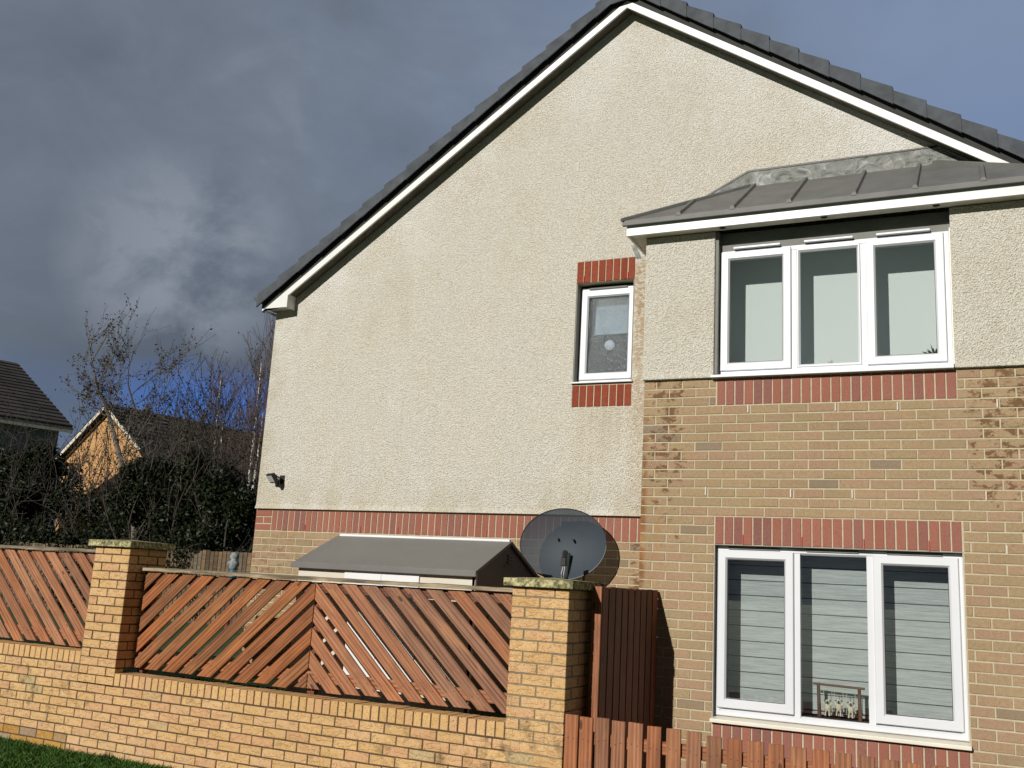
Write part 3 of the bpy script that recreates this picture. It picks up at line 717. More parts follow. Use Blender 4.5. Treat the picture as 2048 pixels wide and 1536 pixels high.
# canopy fascia and soffit
mb = MB(); mb.box(CL+.03, CR-.03, -.150, -.130, 2.612, 2.705); mb.box(CL+.03, CL+.05, -.1295, DG-.018, 2.612, 2.705); mb.box(CR-.05, CR-.03, -.1295, DG-.018, 2.612, 2.705)
P('canopy_fascia', mb, M['white'], bevel=.002)
mb = MB(); mb.box(CL+.051, CR-.04, -.1295, -.0245, 2.622, 2.634); mb.box(CL+.051, BL-.013, -.0243, DG-.018, 2.622, 2.634); P('canopy_soffit', mb, M['soffit'])
for x in (.053, .873, 1.702):
    mb = MB(); mb.tube([(x, -.085, 2.6185), (x, -.085, 2.6225)], .026, 14); P('soffit_vent', mb, M['black'])

# ================================================================== things in the windows
mb = MB(); zt = -.03; k = 0
while zt > -1.22:
    z1 = zt; z0 = max(zt-.119, -1.235)
    mb.box(.02, 1.775, .285, .287, z0+.0035, z1); mb.add([(.02, .2849, z0-.003), (1.775, .2849, z0-.003), (1.775, .2849, z0+.0045), (.02, .2849, z0+.0045)], [(0, 1, 2, 3)], 1)
    zt -= .119
mb.box(.02, 1.775, .278, .294, -1.245, -1.226)
tag(link('striped_blind', mb, [M['blind_grey'], M['rubber']], base=(.9, .21, -1.24)), 'pale grey blind with thin dark horizontal lines behind the lower window', 'window blind')
mb = MB(); mb.box(.0, 1.775, .35, .352, 1.42, 2.49); mb.box(.0, 1.775, .343, .359, 1.41, 1.43)
tag(link('roller_blind', mb, M['blind_white'], base=(.9, .19, 1.39)), 'plain white roller blind drawn down behind the upper bay window', 'window blind')
mb = MB(); mb.box(-1.46, -1.0, DG+.19, DG+.195, 2.05, 2.48); mb.box(-1.46, -1.0, DG+.18, DG+.205, 2.035, 2.05)
tag(link('small_blind', mb, M['blind_white'], base=(-1.25, DG+.19, 2.03)), 'half raised pale blind behind the small frosted gable window', 'window blind')
mb = MB(); mb.ball((-1.26, DG+.14, 1.915), .052, 14, 9, (1, .35, 1))
tag(link('window_ornament', mb, M['shed_door'], base=(-1.26, DG+.14, 1.86)), 'round white ornament hanging behind the small frosted window', 'ornament')

# rustic swing frame with three woolly animals on swings
sw = thing('swing_ornament', 'small rustic stick frame with three woolly toy sheep on rope swings inside lower window', 'ornament', (.91, .14, -1.252))
zs_ = -1.252
for a, b in ((.775, .768), (1.065, 1.06)):
    mb = MB(); mb.tube([(a, .14, zs_), (b, .14, -1.02)], [.015, .012], 7); link('post', mb, M['wood_ornament'], sw)
mb = MB(); mb.tube([(.73, .14, -1.012), (1.10, .138, -1.02)], [.009, .009], 7); mb.tube([(.76, .14, -1.02), (.778, .14, -1.002)], .005, 5); link('beam', mb, M['wood_ornament'], sw)
for i, xc in enumerate((.835, .915, 1.0)):
    zseat = -1.205+.008*(i % 2)
    mb = MB()
    for dx in (-.03, .03): mb.tube([(xc+dx, .14, -1.016), (xc+dx*1.02, .138, zseat)], .0022, 4)
    link('rope', mb, M['rope'], sw)
    mb = MB(); mb.box(xc-.036, xc+.036, .128, .152, zseat-.006, zseat); link('swing_seat', mb, M['wood_ornament'], sw)
    mb = MB(); mb.ball((xc, .138, zseat+.03), .026, 10, 7, (.9, .8, 1.15)); mb.ball((xc, .132, zseat+.07), .017, 10, 7, (1, .9, 1.0))
    mb.tube([(xc-.018, .135, zseat+.045), (xc-.032, .135, zseat+.065)], .006, 5); mb.tube([(xc+.018, .135, zseat+.045), (xc+.032, .135, zseat+.065)], .006, 5)
    mb.tube([(xc-.01, .13, zseat+.01), (xc-.014, .112, zseat-.012), (xc-.014, .112, zseat-.028)], [.006, .005, .007], 5); mb.tube([(xc+.01, .13, zseat+.01), (xc+.014, .112, zseat-.012), (xc+.014, .112, zseat-.028)], [.006, .005, .007], 5)
    link('toy_sheep', mb, M['wool'], sw)
    mb = MB(); mb.ball((xc, .119, zseat+.066), .011, 8, 6, (.85, .8, 1.1)); mb.ball((xc-.019, .13, zseat+.078), .006, 6, 5, (1.5, .6, .7)); mb.ball((xc+.019, .13, zseat+.078), .006, 6, 5, (1.5, .6, .7)); link('sheep_face', mb, M['face'], sw)
mb = MB(); mb.box(.02, 1.775, .112, .205, -1.262, -1.2535); tag(link('window_board', mb, M['void'], base=(.9, .15, -1.26)), 'dark inner window board under the striped blind', 'window board')

# little plants on the upper sill
def spiky(name, label, c, n, L, mat, w=.006, lean=.9):
    mb = MB(); c = Vector(c)
    for i in range(n):
        a = random.uniform(0, 2*math.pi); t = random.uniform(.15, lean); l = L*random.uniform(.6, 1)
        d = Vector((math.cos(a)*math.sin(t), math.sin(a)*math.sin(t)*.35, math.cos(t))); sdir = Vector((-d.z, 0, d.x)).normalized()*w
        tip = c+d*l+Vector((0, 0, -.2*l*t)); mid = c+d*l*.55
        mb.add([c-sdir*.5, c+sdir*.5, mid+sdir, tip, mid-sdir], [(0, 1, 2, 3, 4)])
    o = thing(name, label, 'plant', (c.x, c.y, c.z-.03))
    link('leaves', mb, mat, o); mb = MB(); mb.tube([c-Vector((0, 0, .03)), c], [.02, .026], 10); link('pot', mb, M['cream'], o)
mb = MB(); mb.box(.02, 1.77, .112, .18, 1.41, 1.42); tag(link('upper_window_board', mb, M['upvc'], base=(.9, .15, 1.41)), 'white inner window board under the white roller blind', 'window board')
spiky('potted_plant', 'dark spiky pot plant at the right edge of the upper window', (1.655, .145, 1.452), 60, .15, M['leaf'], .006, 1.3)
spiky('green_plant', 'tiny green spiky plant at the left edge of the upper window', (.09, .145, 1.452), 12, .09, M['grass'], .006, .6)
spiky('dried_flower', 'tiny pale dried flower in the middle pane of the upper window', (.885, .145, 1.452), 16, .06, M['rope'], .003, .9)

# ================================================================== floodlight, dish
fl = thing('flood_light', 'small black floodlight with motion sensor on the left end of the gable wall', 'light', (-4.93, DG-.02, .50))
rot = Matrix.Rotation(R(-58), 4, 'X') @ Matrix.Rotation(R(0), 4, 'Y')
def place(mb, M4):
    mb.v = [M4 @ v for v in mb.v]; return mb
yawm = Matrix.Rotation(R(-22), 4, 'Z'); FM = Matrix.Translation((-4.955, DG-.125, .578)) @ yawm @ Matrix.Rotation(R(-52), 4, 'X')
mb = MB(); mb.box(-.062, .062, -.055, .055, -.014, .014); mb.box(-.05, .05, -.045, .045, .0142, .022)
for k in range(6): mb.box(-.045+k*.018, -.040+k*.018, -.045, .045, .022, .034)
link('lamp_body', place(mb, FM), M['black'], fl, bevel=.004)
mb = MB(); mb.box(-.048, .048, -.038, .038, -.017, -.0145); link('lens', place(mb, FM), M['lens'], fl)
mb = MB(); mb.tube([(-4.90, DG-.017, .575), (-4.905, DG-.11, .60)], .009, 6); mb.tube([(-5.0, DG-.09, .605), (-4.89, DG-.13, .612)], .006, 6); mb.box(-4.93, -4.87, DG-.028, DG-.0165, .53, .62); link('bracket', mb, M['black'], fl)
mb = MB(); mb.ball((-4.905, DG-.075, .515), .027, 12, 8); mb.tube([(-4.905, DG-.075, .51), (-4.905, DG-.06, .57)], .014, 8); link('motion_sensor', mb, M['black'], fl, smooth=True)

ds = thing('satellite_dish', 'dark grey mesh satellite dish on an arm in front of the gable brickwork', 'satellite dish', (-1.46, DG, -.12))
dc = Vector((-1.495, .47, -.02)); dn = Vector((.10, -1, .12)).normalized()
dx = dn.cross(Vector((0, 0, 1))).normalized()*-1; dz = dx.cross(dn); dz = dz if dz.z > 0 else -dz
mb = MB(); NR, NA = 8, 48; A_, B_ = .405, .322
vs = [dc-dn*.085]; 
for i in range(1, NR+1):
    f = i/NR
    for j in range(NA):
        a = 2*math.pi*j/NA; vs.append(dc + dx*A_*f*math.cos(a) + dz*B_*f*math.sin(a) - dn*.085*(1-f*f))
fs = [(0, 1+(j+1) % NA, 1+j) for j in range(NA)]
for i in range(NR-1):
    for j in range(NA): a = 1+i*NA+j; b = 1+i*NA+(j+1) % NA; fs.append((a, b, b+NA, a+NA))
mb.add(vs, fs); dd = link('dish_reflector', mb, M['dish'], ds, smooth=True)
mb = MB(); mb.tube([dc + dx*A_*math.cos(2*math.pi*j/48) + dz*B_*math.sin(2*math.pi*j/48) for j in range(49)], .005, 6, False); link('rim', mb, M['darksteel'], dd)
mb = MB(); mb.box(-1.565, -1.40, .572, .59, -.11, .19); mb.tube([(-1.48, .59, .05), (-1.48, DG-.01, .05)], .022, 8); mb.box(-1.53, -1.43, DG-.014, DG-.002, -.04, .13)
link('backing_bracket', mb, M['darksteel'], ds, bevel=.01)
mb = MB(); mb.tube([(-1.44, .50, -.10), (-1.435, .44, -.32), (-1.40, .28, -.345), (-1.33, .12, -.19)], [.013, .012, .012, .01], 7); link('feed_arm', mb, M['darksteel'], ds)
mb = MB(); mb.tube([(-1.322, .10, -.165), (-1.342, .16, -.105)], [.024, .026], 12); mb.box(-1.345, -1.300, .075, .12, -.225, -.155); link('receiver', mb, M['black'], ds, bevel=.004)
mb = MB(); mb.tube([(-1.325, .09, -.225), (-1.36, .14, -.29), (-1.405, .27, -.36), (-1.42, .4, -.5)], .005, 5); mb.tube([(-1.31, .09, -.225), (-1.335, .13, -.30), (-1.39, .27, -.375), (-1.40, .4, -.5)], .005, 5); link('cable', mb, M['shed_door'], ds)
mb = MB()
for px, pz in ((-1.57, .025), (-1.42, .02), (-1.56, -.19)): mb.tube([(px, .515, pz), (px, .565, pz)], .011, 8)
link('bolt', mb, M['black'], ds)

# ================================================================== STORAGE SHED
SX0, SX1, SY0, SY1 = -3.455, -1.725, -.76, .38
ZE, ZR, YM = -.318, -.043, -.165
sh = thing('garden_shed', 'low beige plastic garden store with grey-brown pitched roof and white doors', 'shed', (-2.6, YM, -1.45))
mb = MB(); mb.box(SX0, SX1, SY0, SY0+.03, -1.45, ZE-.02); mb.box(SX0, SX0+.03, SY0+.0301, SY1, -1.45, ZE-.02); mb.box(SX0, SX1, SY1+.0001, SY1+.03, -1.45, ZE-.02)
mb.box(SX0, SX1, SY0, SY1, -1.47, -1.4501)
for a, b in ((-3.24, -2.99), (-2.06, -1.84)):     # raised L-shaped mouldings
    mb.box(a, b+.02, SY0-.006, SY0-.0005, -.48, -.473); mb.box(a, a+.007, SY0-.006, SY0-.0005, -1.30, -.4805)
link('shed_wall', mb, M['shed_wall'], sh, bevel=.002)
mb = MB(); mb.box(-2.965, -2.235, SY0-.014, SY0-.0005, -1.40, -.345); mb.box(-2.605, -2.598, SY0-.018, SY0-.0145, -1.40, -.345); link('shed_door', mb, M['shed_door'], sh, bevel=.003)
mb = MB(); mb.prism([(SY0, -1.45), (SY1, -1.45), (SY1, ZE-.02), (YM, ZR-.035), (SY0, ZE-.02)], SX1-.031, SX1-.001, lambda a, n, z: Vector((n, a, z)))
for k in range(3): mb.box(SX1-.0005, SX1+.006, -.50+.0, SY1-.12, -.62-k*.16, -.50-k*.16)
mb.box(SX1-.0005, SX1+.012, YM-.09, YM+.09, -.26, -.25)
for k in range(3): mb.box(SX1-.0005, SX1+.014, YM-.03, YM+.07, -.235+k*.03, -.22+k*.03)
link('shed_gable', mb, M['shed_side_shade'], sh, bevel=.004)
mb = MB()
x0, x1 = -3.497, -1.70; ya, yb_ = -.805, .445; tf = lambda a, n, z: Vector((n, a, z))
mb.prism([(ya, ZE), (YM, ZR), (YM, ZR-.03), (ya, ZE-.03)], x0, x1, tf); mb.prism([(yb_, ZE), (yb_, ZE-.03), (YM, ZR-.03), (YM, ZR)], x0, x1, tf)
mb.prism([(ya-.012, ZE-.045), (ya-.001, ZE-.045), (ya-.001, ZE+.004), (ya-.012, ZE+.004)], x0-.004, x1+.004, tf)
mb.prism([(yb_+.001, ZE-.045), (yb_+.012, ZE-.045), (yb_+.012, ZE+.004), (yb_+.001, ZE+.004)], x0-.004, x1+.004, tf)
for k in (.33, .66):
    xx = x0+(x1-x0)*k
link('shed_roof', mb, M['shed_roof'], sh, bevel=.004)
mb = MB(); mb.tube([(x0+.03, YM, ZR-.002), (x1-.02, YM, ZR-.002)], .017, 8); link('roof_ridge', mb, M['shed_door'], sh)

# ================================================================== BOUNDARY WALL
wall = thing('garden_wall', 'yellow patterned brick garden wall with brick-on-edge coping below the timber panels', 'wall', TFW(1.5, .1, -.62))
mb = MB()
def rows_above(m): return m
brick_field(mb, TFW, (-6.5, 4.27), -9, 0, phase=0, holes=[(-2.9, -.487, -.61, -.458), (4.268, 9, -9, 9)])
brick_field(mb, TFW, (-6.5, -.45), 0, 2, phase=0)
brick_field(mb, TFW, (-.445, 0.0), 0, 2, phase=0)
brick(mb, TFW, -.44, -.225, .155, .215); 
link('brickwork', mb, M['yellow'], wall)
mb = MB(); brick_field(mb, TFW, (-2.9, -.492), -8, -6, phase=1); link('lichen_bricks', mb, M['lichen_brick'], wall)
mb = MB(); mb.box(-6.5, 3.835, .004, .21, -.7, -.008, tf=TFW); mb.box(-6.5, -.443, .0045, .21, -.0079, .145, tf=TFW)
mb.box(0.002, 3.828, .006, .212, -.0075, .099, tf=TFW); mb.box(-6.5, -.447, .006, .212, .1455, .249, tf=TFW)
link('mortar_core', mb, M['mortar_dark'], wall)
mb = MB()
for i in range(51):
    s = .006+i*.075; brick(mb, TFW, s, s+.065, .002, .104+random.uniform(-.002, .002), 0, .215)
for i in range(80):
    s = -.452-.065-i*.075; brick(mb, TFW, s, s+.065, .152, .254+random.uniform(-.002, .002), 0, .215)
link('brick_coping', mb, M['yellow_dot'], wall)

def pier(s0, zbase, zrows0, rows, label, captop, mort):
    t = thing('brick_pier', label, 'pier', TFW(s0+.22, .22, -.62), 'brick piers of the garden wall')
    mb = MB()
    # course blocks as full bricks, alternating bond
    tf2 = [lambda x, n, z: TFW(s0+x, n, z), lambda x, n, z: TFW(s0+.44-n, x, z), lambda x, n, z: TFW(s0+.44-x, .44-n, z), lambda x, n, z: TFW(s0+n, .44-x, z)]
    for m in range(zrows0, zrows0+rows):
        z0 = m*.075; z1 = z0+.065
        if m == zrows0+rows-1: z1 = z0+.055
        for si, tf_ in enumerate(tf2):
            if (m+si) % 2 == 0: brick(mb, tf_, 0, .215, z0, z1, 0, .1); brick(mb, tf_, .225, .44, z0, z1, 0, .1)
            else: brick(mb, tf_, .1125, .3275, z0, z1, 0, .1)
    if zrows0 > -9: pass
    link('brickwork', mb, M['yellow'], t)
    mb = MB(); mb.box(s0+.005, s0+.435, .005, .435, zrows0*.075-.01, (zrows0+rows)*.075-.012, tf=TFW); link('mortar_core', mb, mort, t)
    zc = (zrows0+rows)*.075-.012
    mb = MB(); mb.box(s0-.055, s0+.485, -.045, .485, zc, zc+.058, tf=TFW)
    mb.add([TFW(s0-.055, -.045, zc+.058), TFW(s0+.485, -.045, zc+.058), TFW(s0+.485, .485, zc+.058), TFW(s0-.055, .485, zc+.058), TFW(s0+.215, .22, zc+.075)], [(0, 1, 4), (1, 2, 4), (2, 3, 4), (3, 0, 4)])
    link('cap_stone', mb, M['stone'], t, bevel=.006); return t
# caps measured: left 1.19..1.27, right 1.037..1.113 above the wall datum
pier(-.445, 0, 2, 14, 'left brick pier with lichen covered cap and dark shaded side, between two timber panels', 0, M['mortar_dark'])
pier(3.83, 0, -9, 23, 'right brick pier with yellow lichened cap, beside the picket fence', 0, M['mortar_grey'])

# ================================================================== TIMBER PANELS
def clip(poly, a, b, c):      # keep a*x+b*y<=c
    out = []
    for i in range(len(poly)):
        p, q = poly[i], poly[(i+1) % len(poly)]; dp, dq = a*p[0]+b*p[1]-c, a*q[0]+b*q[1]-c
        if dp <= 0: out.append(p)
        if dp*dq < 0: t = dp/(dp-dq); out.append((p[0]+(q[0]-p[0])*t, p[1]+(q[1]-p[1])*t))
    return out
def board(parent, name, mat, poly, ang, n0, th, tf=TFW, T=TT, N=NN, nails=()):
    """poly in (s,z); board whose grain runs along angle ang"""
    cx = sum(p[0] for p in poly)/len(poly); cz = sum(p[1] for p in poly)/len(poly)
    ca, sa = math.cos(ang), math.sin(ang)
    loc = [((p[0]-cx)*ca+(p[1]-cz)*sa, -(p[0]-cx)*sa+(p[1]-cz)*ca) for p in poly]
    k = len(loc); me = bpy.data.meshes.new(name); ch = .0025
    fr = [(x*(1-.0), y) for x, y in loc]
    vs = [(x, y, 0) for x, y in loc] + [(x, y, -th) for x, y in loc]
    fs = [tuple(range(k)), tuple(range(2*k-1, k-1, -1))] + [(i, i+k, (i+1) % k+k, (i+1) % k) for i in range(k)]
    me.from_pydata(vs, [], fs); me.materials.append(mat); me.validate(); me.update()
    bm = bmesh.new(); bm.from_mesh(me); bmesh.ops.recalc_face_normals(bm, faces=bm.faces)
    bmesh.ops.bevel(bm, geom=[e for e in bm.edges], offset=ch, segments=1, affect='EDGES')
    if nails:
        me.materials.append(M['nail'])
        for (ns, nz) in nails:
            u = (ns-cx)*ca+(nz-cz)*sa; v = -(ns-cx)*sa+(nz-cz)*ca
            f = bm.faces.new([bm.verts.new((u+.0036*math.cos(q*math.pi/3), v+.0036*math.sin(q*math.pi/3), .0012)) for q in range(6)])
            e_ = bmesh.ops.extrude_face_region(bm, geom=[f]); bmesh.ops.translate(bm, vec=(0, 0, -.003), verts=[g_ for g_ in e_['geom'] if isinstance(g_, bmesh.types.BMVert)])
            for g_ in bm.faces:
                if all(abs(vv.co.x-u) < .005 and abs(vv.co.y-v) < .005 for vv in g_.verts): g_.material_index = 1
    bm.to_mesh(me); bm.free()
    o = bpy.data.objects.new(name, me); col.objects.link(o)
    X = T*ca + Vector((0, 0, sa)); Y = T*(-sa) + Vector((0, 0, ca)); Z = X.cross(Y)
    pos = tf(cx, n0, cz) - BASE[parent.name]
    jt = Matrix.Rotation(random.uniform(-.008, .008), 4, 'X') @ Matrix.Rotation(random.uniform(-.006, .006), 4, 'Z')
    o.parent = parent
    o.matrix_local = Matrix(((X.x, Y.x, Z.x, pos.x), (X.y, Y.y, Z.y, pos.y), (X.z, Y.z, Z.z, pos.z), (0, 0, 0, 1))) @ jt
    return o
def diag(parent, s0, s1, z0, z1, sanchor, ang, mat, n0=.182, phase=0.0, pitchz=.1805, hb=.133):
    sl = math.tan(ang); k0 = -30; bs = []
    for k in range(-30, 30):
        top = z1 + phase + k*pitchz       # z of the board's upper edge at s = sanchor
        e = random.uniform(-.004, .004)
        far = 12
        poly = [(sanchor-far, top-hb-sl*far+e), (sanchor+far, top-hb+sl*far+e), (sanchor+far, top+sl*far+e), (sanchor-far, top-sl*far+e)]
        zb_ = z0 + random.uniform(-.012, .008)
        for a, b, c in ((1, 0, s1), (-1, 0, -s0), (0, 1, z1), (0, -1, -zb_)): poly = clip(poly, a, b, c) if poly else poly
        if len(poly) < 3: continue
        xs = [p[0] for p in poly]; zs = [p[1] for p in poly]
        if (max(xs)-min(xs)) < .03 or (max(zs)-min(zs)) < .03: continue
        nl = []
        for zz in (z1-.035, z1-.05, z0+.09, z0+.105):
            sm = sanchor + (zz-(top-hb/2))/sl
            for d in (-.03, .03):
                s_ = sm+d+random.uniform(-.006, .006)
                if s0+.012 < s_ < s1-.012 and random.random() < .6: nl.append((s_, zz+random.uniform(-.008, .008)))
        board(parent, 'board', mat, poly, ang, n0, .018, nails=nl)
def panel(label, s0, s1, z0, z1, sm, mats, right_boards=True, left_boards=True):
    t = thing('fence_panel', label, 'fence panel', TFW((s0+s1)/2, .2, z0), 'timber chevron panels between the brick piers')
    diag(t, s0, sm-.003, z0, z1, sm, R(41), mats[0])
    diag(t, sm+.003, s1, z0, z1, sm, R(-42.5), mats[1])
    # rails and posts behind the boards
    for i, (za, zb_) in enumerate(((z1-.085, z1-.004), (z0+.055, z0+.14))):
        board(t, 'rail', M['wood_pink'] if i else M['wood_dark'], [(s0, za), (s1, za), (s1, zb_), (s0, zb_)], 0, .205, .03)
    for s in (s0+.035, sm, s1-.035):
        board(t, 'post', M['wood_dark'], [(s-.035, z0-.04), (s+.035, z0-.04), (s+.035, z1-.005), (s-.035, z1-.005)], R(90), .237, .06)
    # weathered capping rail, irregular outline
    mb = MB(); k = 40; L = s1-s0
    pts = []
    for i in range(k+1):
        s = s0+L*i/k; j = lambda a: random.uniform(-a, a)
        pts.append([TFW(s, .145+j(.003), z1+.008+j(.002)), TFW(s, .143+j(.004), z1+.034+j(.004)), TFW(s, .27, z1+.040+j(.003)), TFW(s, .27, z1+.008)])
    b = len(mb.v); mb.v += [v for r_ in pts for v in r_]
    for i in range(k):
        for j in range(4): mb.f.append((b+i*4+j, b+i*4+(j+1) % 4, b+i*4+4+(j+1) % 4, b+i*4+4+j)); mb.mi.append(0)
    mb.f += [(b+3, b+2, b+1, b), (b+k*4, b+k*4+1, b+k*4+2, b+k*4+3)]; mb.mi += [0, 0]
    link('capping_rail', mb, M['wood_grey'], t)
    return t
panel('middle timber panel with orange-brown boards meeting in a chevron between the two piers', .012, 3.818, .142, .985, 1.945, (M['wood_orange'], M['wood_pink']))
panel('left timber panel of pinkish diagonal boards running out of the frame', -4.27, -.457, .275, 1.125, -2.40, (M['wood_orange'], M['wood_pink']))

# ================================================================== PICKET FENCE
pf = thing('picket_fence', 'low brown picket fence with flat-topped boards running from right pier under lower window', 'fence', TFW(6.0, 0, -.62))
s = 4.286; i = 0
tops = [.212, .210, .214, .209, .207, .200, .196, .194, .183, .182, .181, .178, .179, .177, .176, .172, .171]
pit = [.108, .112, .115, .112, .130, .132, .131, .130, .129, .129, .129, .130, .130, .131, .130, .131, .131]
while s < 8.2:
    w = .096 + random.uniform(-.003, .004); zt = (tops[i] if i < len(tops) else .168) + random.uniform(-.002, .002)
    board(pf, 'picket', M['wood_picket'], [(s, -.62), (s+w, -.62), (s+w, zt+random.uniform(-.003, .003)), (s, zt)], R(90), -.012+random.uniform(-.003, .003), .019, nails=[(s+d, zz+random.uniform(-.01, .01)) for d in (.027, .067) for zz in (.065, -.4)])
    s += pit[i] if i < len(pit) else .130; i += 1
for a, b in ((4.30, 8.2),):
    board(pf, 'rail', M['wood_picket'], [(a, .028), (b, .006), (b, .086), (a, .108)], 0, .012, .035)
    board(pf, 'rail', M['wood_picket'], [(a, -.46), (b, -.46), (b, -.38), (a, -.38)], 0, .012, .035)
for ps in (4.34, 6.25, 8.1): board(pf, 'post', M['wood_dark'], [(ps-.04, -.62), (ps+.04, -.62), (ps+.04, .10), (ps-.04, .10)], R(90), .048, .07)

# ================================================================== SIDE FENCE (pier to bay)
sf = thing('side_fence', 'tall dark shaded board fence between right pier and bay wall, one front board sunlit', 'fence', (-.52, -.45, -2.07))
p0, p1 = Vector((-.560, -1.03, 0)), Vector((-.445, -.02, 0)); dT = (p1-p0).normalized(); dN = Vector((-dT.y, dT.x, 0))
tff = lambda s, n, z: p0 + dT*s + dN*n + Vector((0, 0, z))
for k in range(9):
    s = .015+k*.1115
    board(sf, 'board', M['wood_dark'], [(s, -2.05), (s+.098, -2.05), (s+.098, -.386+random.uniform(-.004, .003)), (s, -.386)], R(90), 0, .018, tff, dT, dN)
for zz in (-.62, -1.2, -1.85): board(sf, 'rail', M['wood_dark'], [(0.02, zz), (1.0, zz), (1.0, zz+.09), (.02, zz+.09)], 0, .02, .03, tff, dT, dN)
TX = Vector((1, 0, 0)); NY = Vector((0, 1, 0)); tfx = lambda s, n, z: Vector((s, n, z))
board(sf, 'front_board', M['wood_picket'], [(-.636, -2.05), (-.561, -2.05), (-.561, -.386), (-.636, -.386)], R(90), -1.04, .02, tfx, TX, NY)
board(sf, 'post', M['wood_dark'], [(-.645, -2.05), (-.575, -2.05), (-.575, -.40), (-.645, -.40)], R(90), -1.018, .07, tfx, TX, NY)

# ================================================================== BACK FENCE + garden ornament
bf = thing('back_fence', 'old brown vertical board fence across the far end of the garden', 'fence', (-14, 8, -1.5))
mb = MB(); x = -27.0
while x < -9.6:
    mb.box(x, x+.092, 8.0, 8.02, -1.62, -.045+random.uniform(-.015, .015)+(-.0055*(x+11.4) if x < -11.4 else 0)*-1*0); x += .107
o = link('boards', mb, M['wood_back'], bf)
mb = MB(); mb.box(-27, -9.6, 8.021, 8.06, -.35, -.25); mb.box(-27, -9.6, 8.021, 8.06, -1.3, -1.2); link('rail', mb, M['wood_dark'], bf)
og = thing('garden_figure', 'grey and blue garden figure standing against the back fence', 'ornament', (-9.9, 6.0, -1.45))
def lathe(mb, c, prof, n=12):
    b = len(mb.v)
    for r_, z in prof:
        for j in range(n): a = 2*math.pi*j/n; mb.v.append(Vector((c[0]+r_*math.cos(a), c[1]+r_*math.sin(a), c[2]+z)))
    for i in range(len(prof)-1):
        for j in range(n): mb.f.append((b+i*n+j, b+i*n+(j+1) % n, b+(i+1)*n+(j+1) % n, b+(i+1)*n+j)); mb.mi.append(0)
OC = (-9.99, 6.0, 0)
mb = MB(); lathe(mb, OC, [(.0, -.41), (.06, -.41), (.08, -.36), (.10, -.31), (.09, -.26), (.055, -.235), (.075, -.20), (.08, -.16), (.06, -.12), (.02, -.10), (0, -.09)]); mb.ball((OC[0]-.04, OC[1]-.06, -.30), .045); link('grey_body', mb, M['greystone'], og, smooth=True)
mb = MB(); lathe(mb, OC, [(0, -.60), (.06, -.60), (.075, -.55), (.08, -.47), (.06, -.415), (0, -.412)]); link('blue_base', mb, M['blue'], og, smooth=True); mb = MB(); mb.tube([(OC[0], OC[1], -1.45), (OC[0], OC[1], -.601)], .045, 8); link('post', mb, M['wood_dark'], og)

# ================================================================== NEIGHBOUR HOUSES
def nb_house(name, label, origin, e, half, length, rise, zb_, wallm, roofm, apex=True, oh=.25, rows=22, win=None, facingside=0, base_brick=False):
    """origin: ridge end (front gable apex), e: ridge direction"""
    g = Vector((e.y, -e.x, 0)); U = Vector((0, 0, 1)); o = Vector(origin)
    t = thing(name, label, 'house', (o.x+e.x*length/2, o.y+e.y*length/2, zb_))
    F = lambda a, b, z: o + e*a + g*b + U*z
    sl = rise/half; w = half-oh; ze = -rise+sl*oh
    mb = MB(); zl = zb_-o.z
    for a0, a1 in ((0.3, .5), (length-.5, length-.3)):
        mb.prism([(-w, zl), (w, zl), (w, ze-.12), (0, -.14), (-w, ze-.12)], a0, a1, lambda b, n, z: F(n, b, z))
    for s_ in (-1, 1): mb.hexa([F(.5, s_*w, zl), F(length-.5, s_*w, zl), F(length-.5, s_*(w-.2), zl), F(.5, s_*(w-.2), zl), F(.5, s_*w, ze-.1), F(length-.5, s_*w, ze-.1), F(length-.5, s_*(w-.2), ze-.1), F(.5, s_*(w-.2), ze-.1)])
    link('wall', mb, wallm, t)
    mb = MB()
    for s_ in (-1, 1):
        for k in range(rows):
            b0, b1 = half*k/rows, half*(k+1.12)/rows; z0, z1 = -rise*k/rows, -rise*(k+1.12)/rows+.045
            L = int(length/.6)
            for q in range(L):
                a0, a1 = length*q/L, length*(q+1)/L-.012
                mb.add([F(a0, s_*b0, z0), F(a1, s_*b0, z0), F(a1, s_*b1, z1), F(a0, s_*b1, z1), F(a0, s_*b1, z1-.045), F(a1, s_*b1, z1-.045)], [(0, 1, 2, 3) if s_ < 0 else (3, 2, 1, 0), (3, 2, 5, 4) if s_ < 0 else (4, 5, 2, 3)])
        mb.hexa([F(0, 0, -.06), F(length, 0, -.06), F(length, s_*half, -rise-.06), F(0, s_*half, -rise-.06), F(0, 0, -.02), F(length, 0, -.02), F(length, s_*half, -rise-.02), F(0, s_*half, -rise-.02)])
    link('roof', mb, roofm, t)
    mb = MB()
    for s_ in (-1, 1):
        mb.hexa([F(-.03, 0, -.24), F(.0, 0, -.24), F(.0, s_*half, -rise-.24), F(-.03, s_*half, -rise-.24), F(-.03, 0, -.07), F(.0, 0, -.07), F(.0, s_*half, -rise-.07), F(-.03, s_*half, -rise-.07)])
        mb.hexa([F(-.02, s_*(half-.01), -rise-.22), F(length, s_*(half-.01), -rise-.22), F(length, s_*(half+.02), -rise-.22), F(-.02, s_*(half+.02), -rise-.22), F(-.02, s_*(half-.01), -rise-.04), F(length, s_*(half-.01), -rise-.04), F(length, s_*(half+.02), -rise-.04), F(-.02, s_*(half+.02), -rise-.04)])
    link('fascia', mb, M['soffit'], t)
    return t, F
e1 = Vector((.163, .987, 0)).normalized(); k15 = 1.5
ap = CAM + (Vector((-20.4, 12, 4.05))-CAM)*k15
nb1, F1 = nb_house('neighbour_house', 'distant house with sunlit orange brick gable and long dark tiled roof behind the bushes', ap, e1, 3.25, 16, 2.25, -1.9, M['nb_brick'], M['nb_tile'], rows=12)
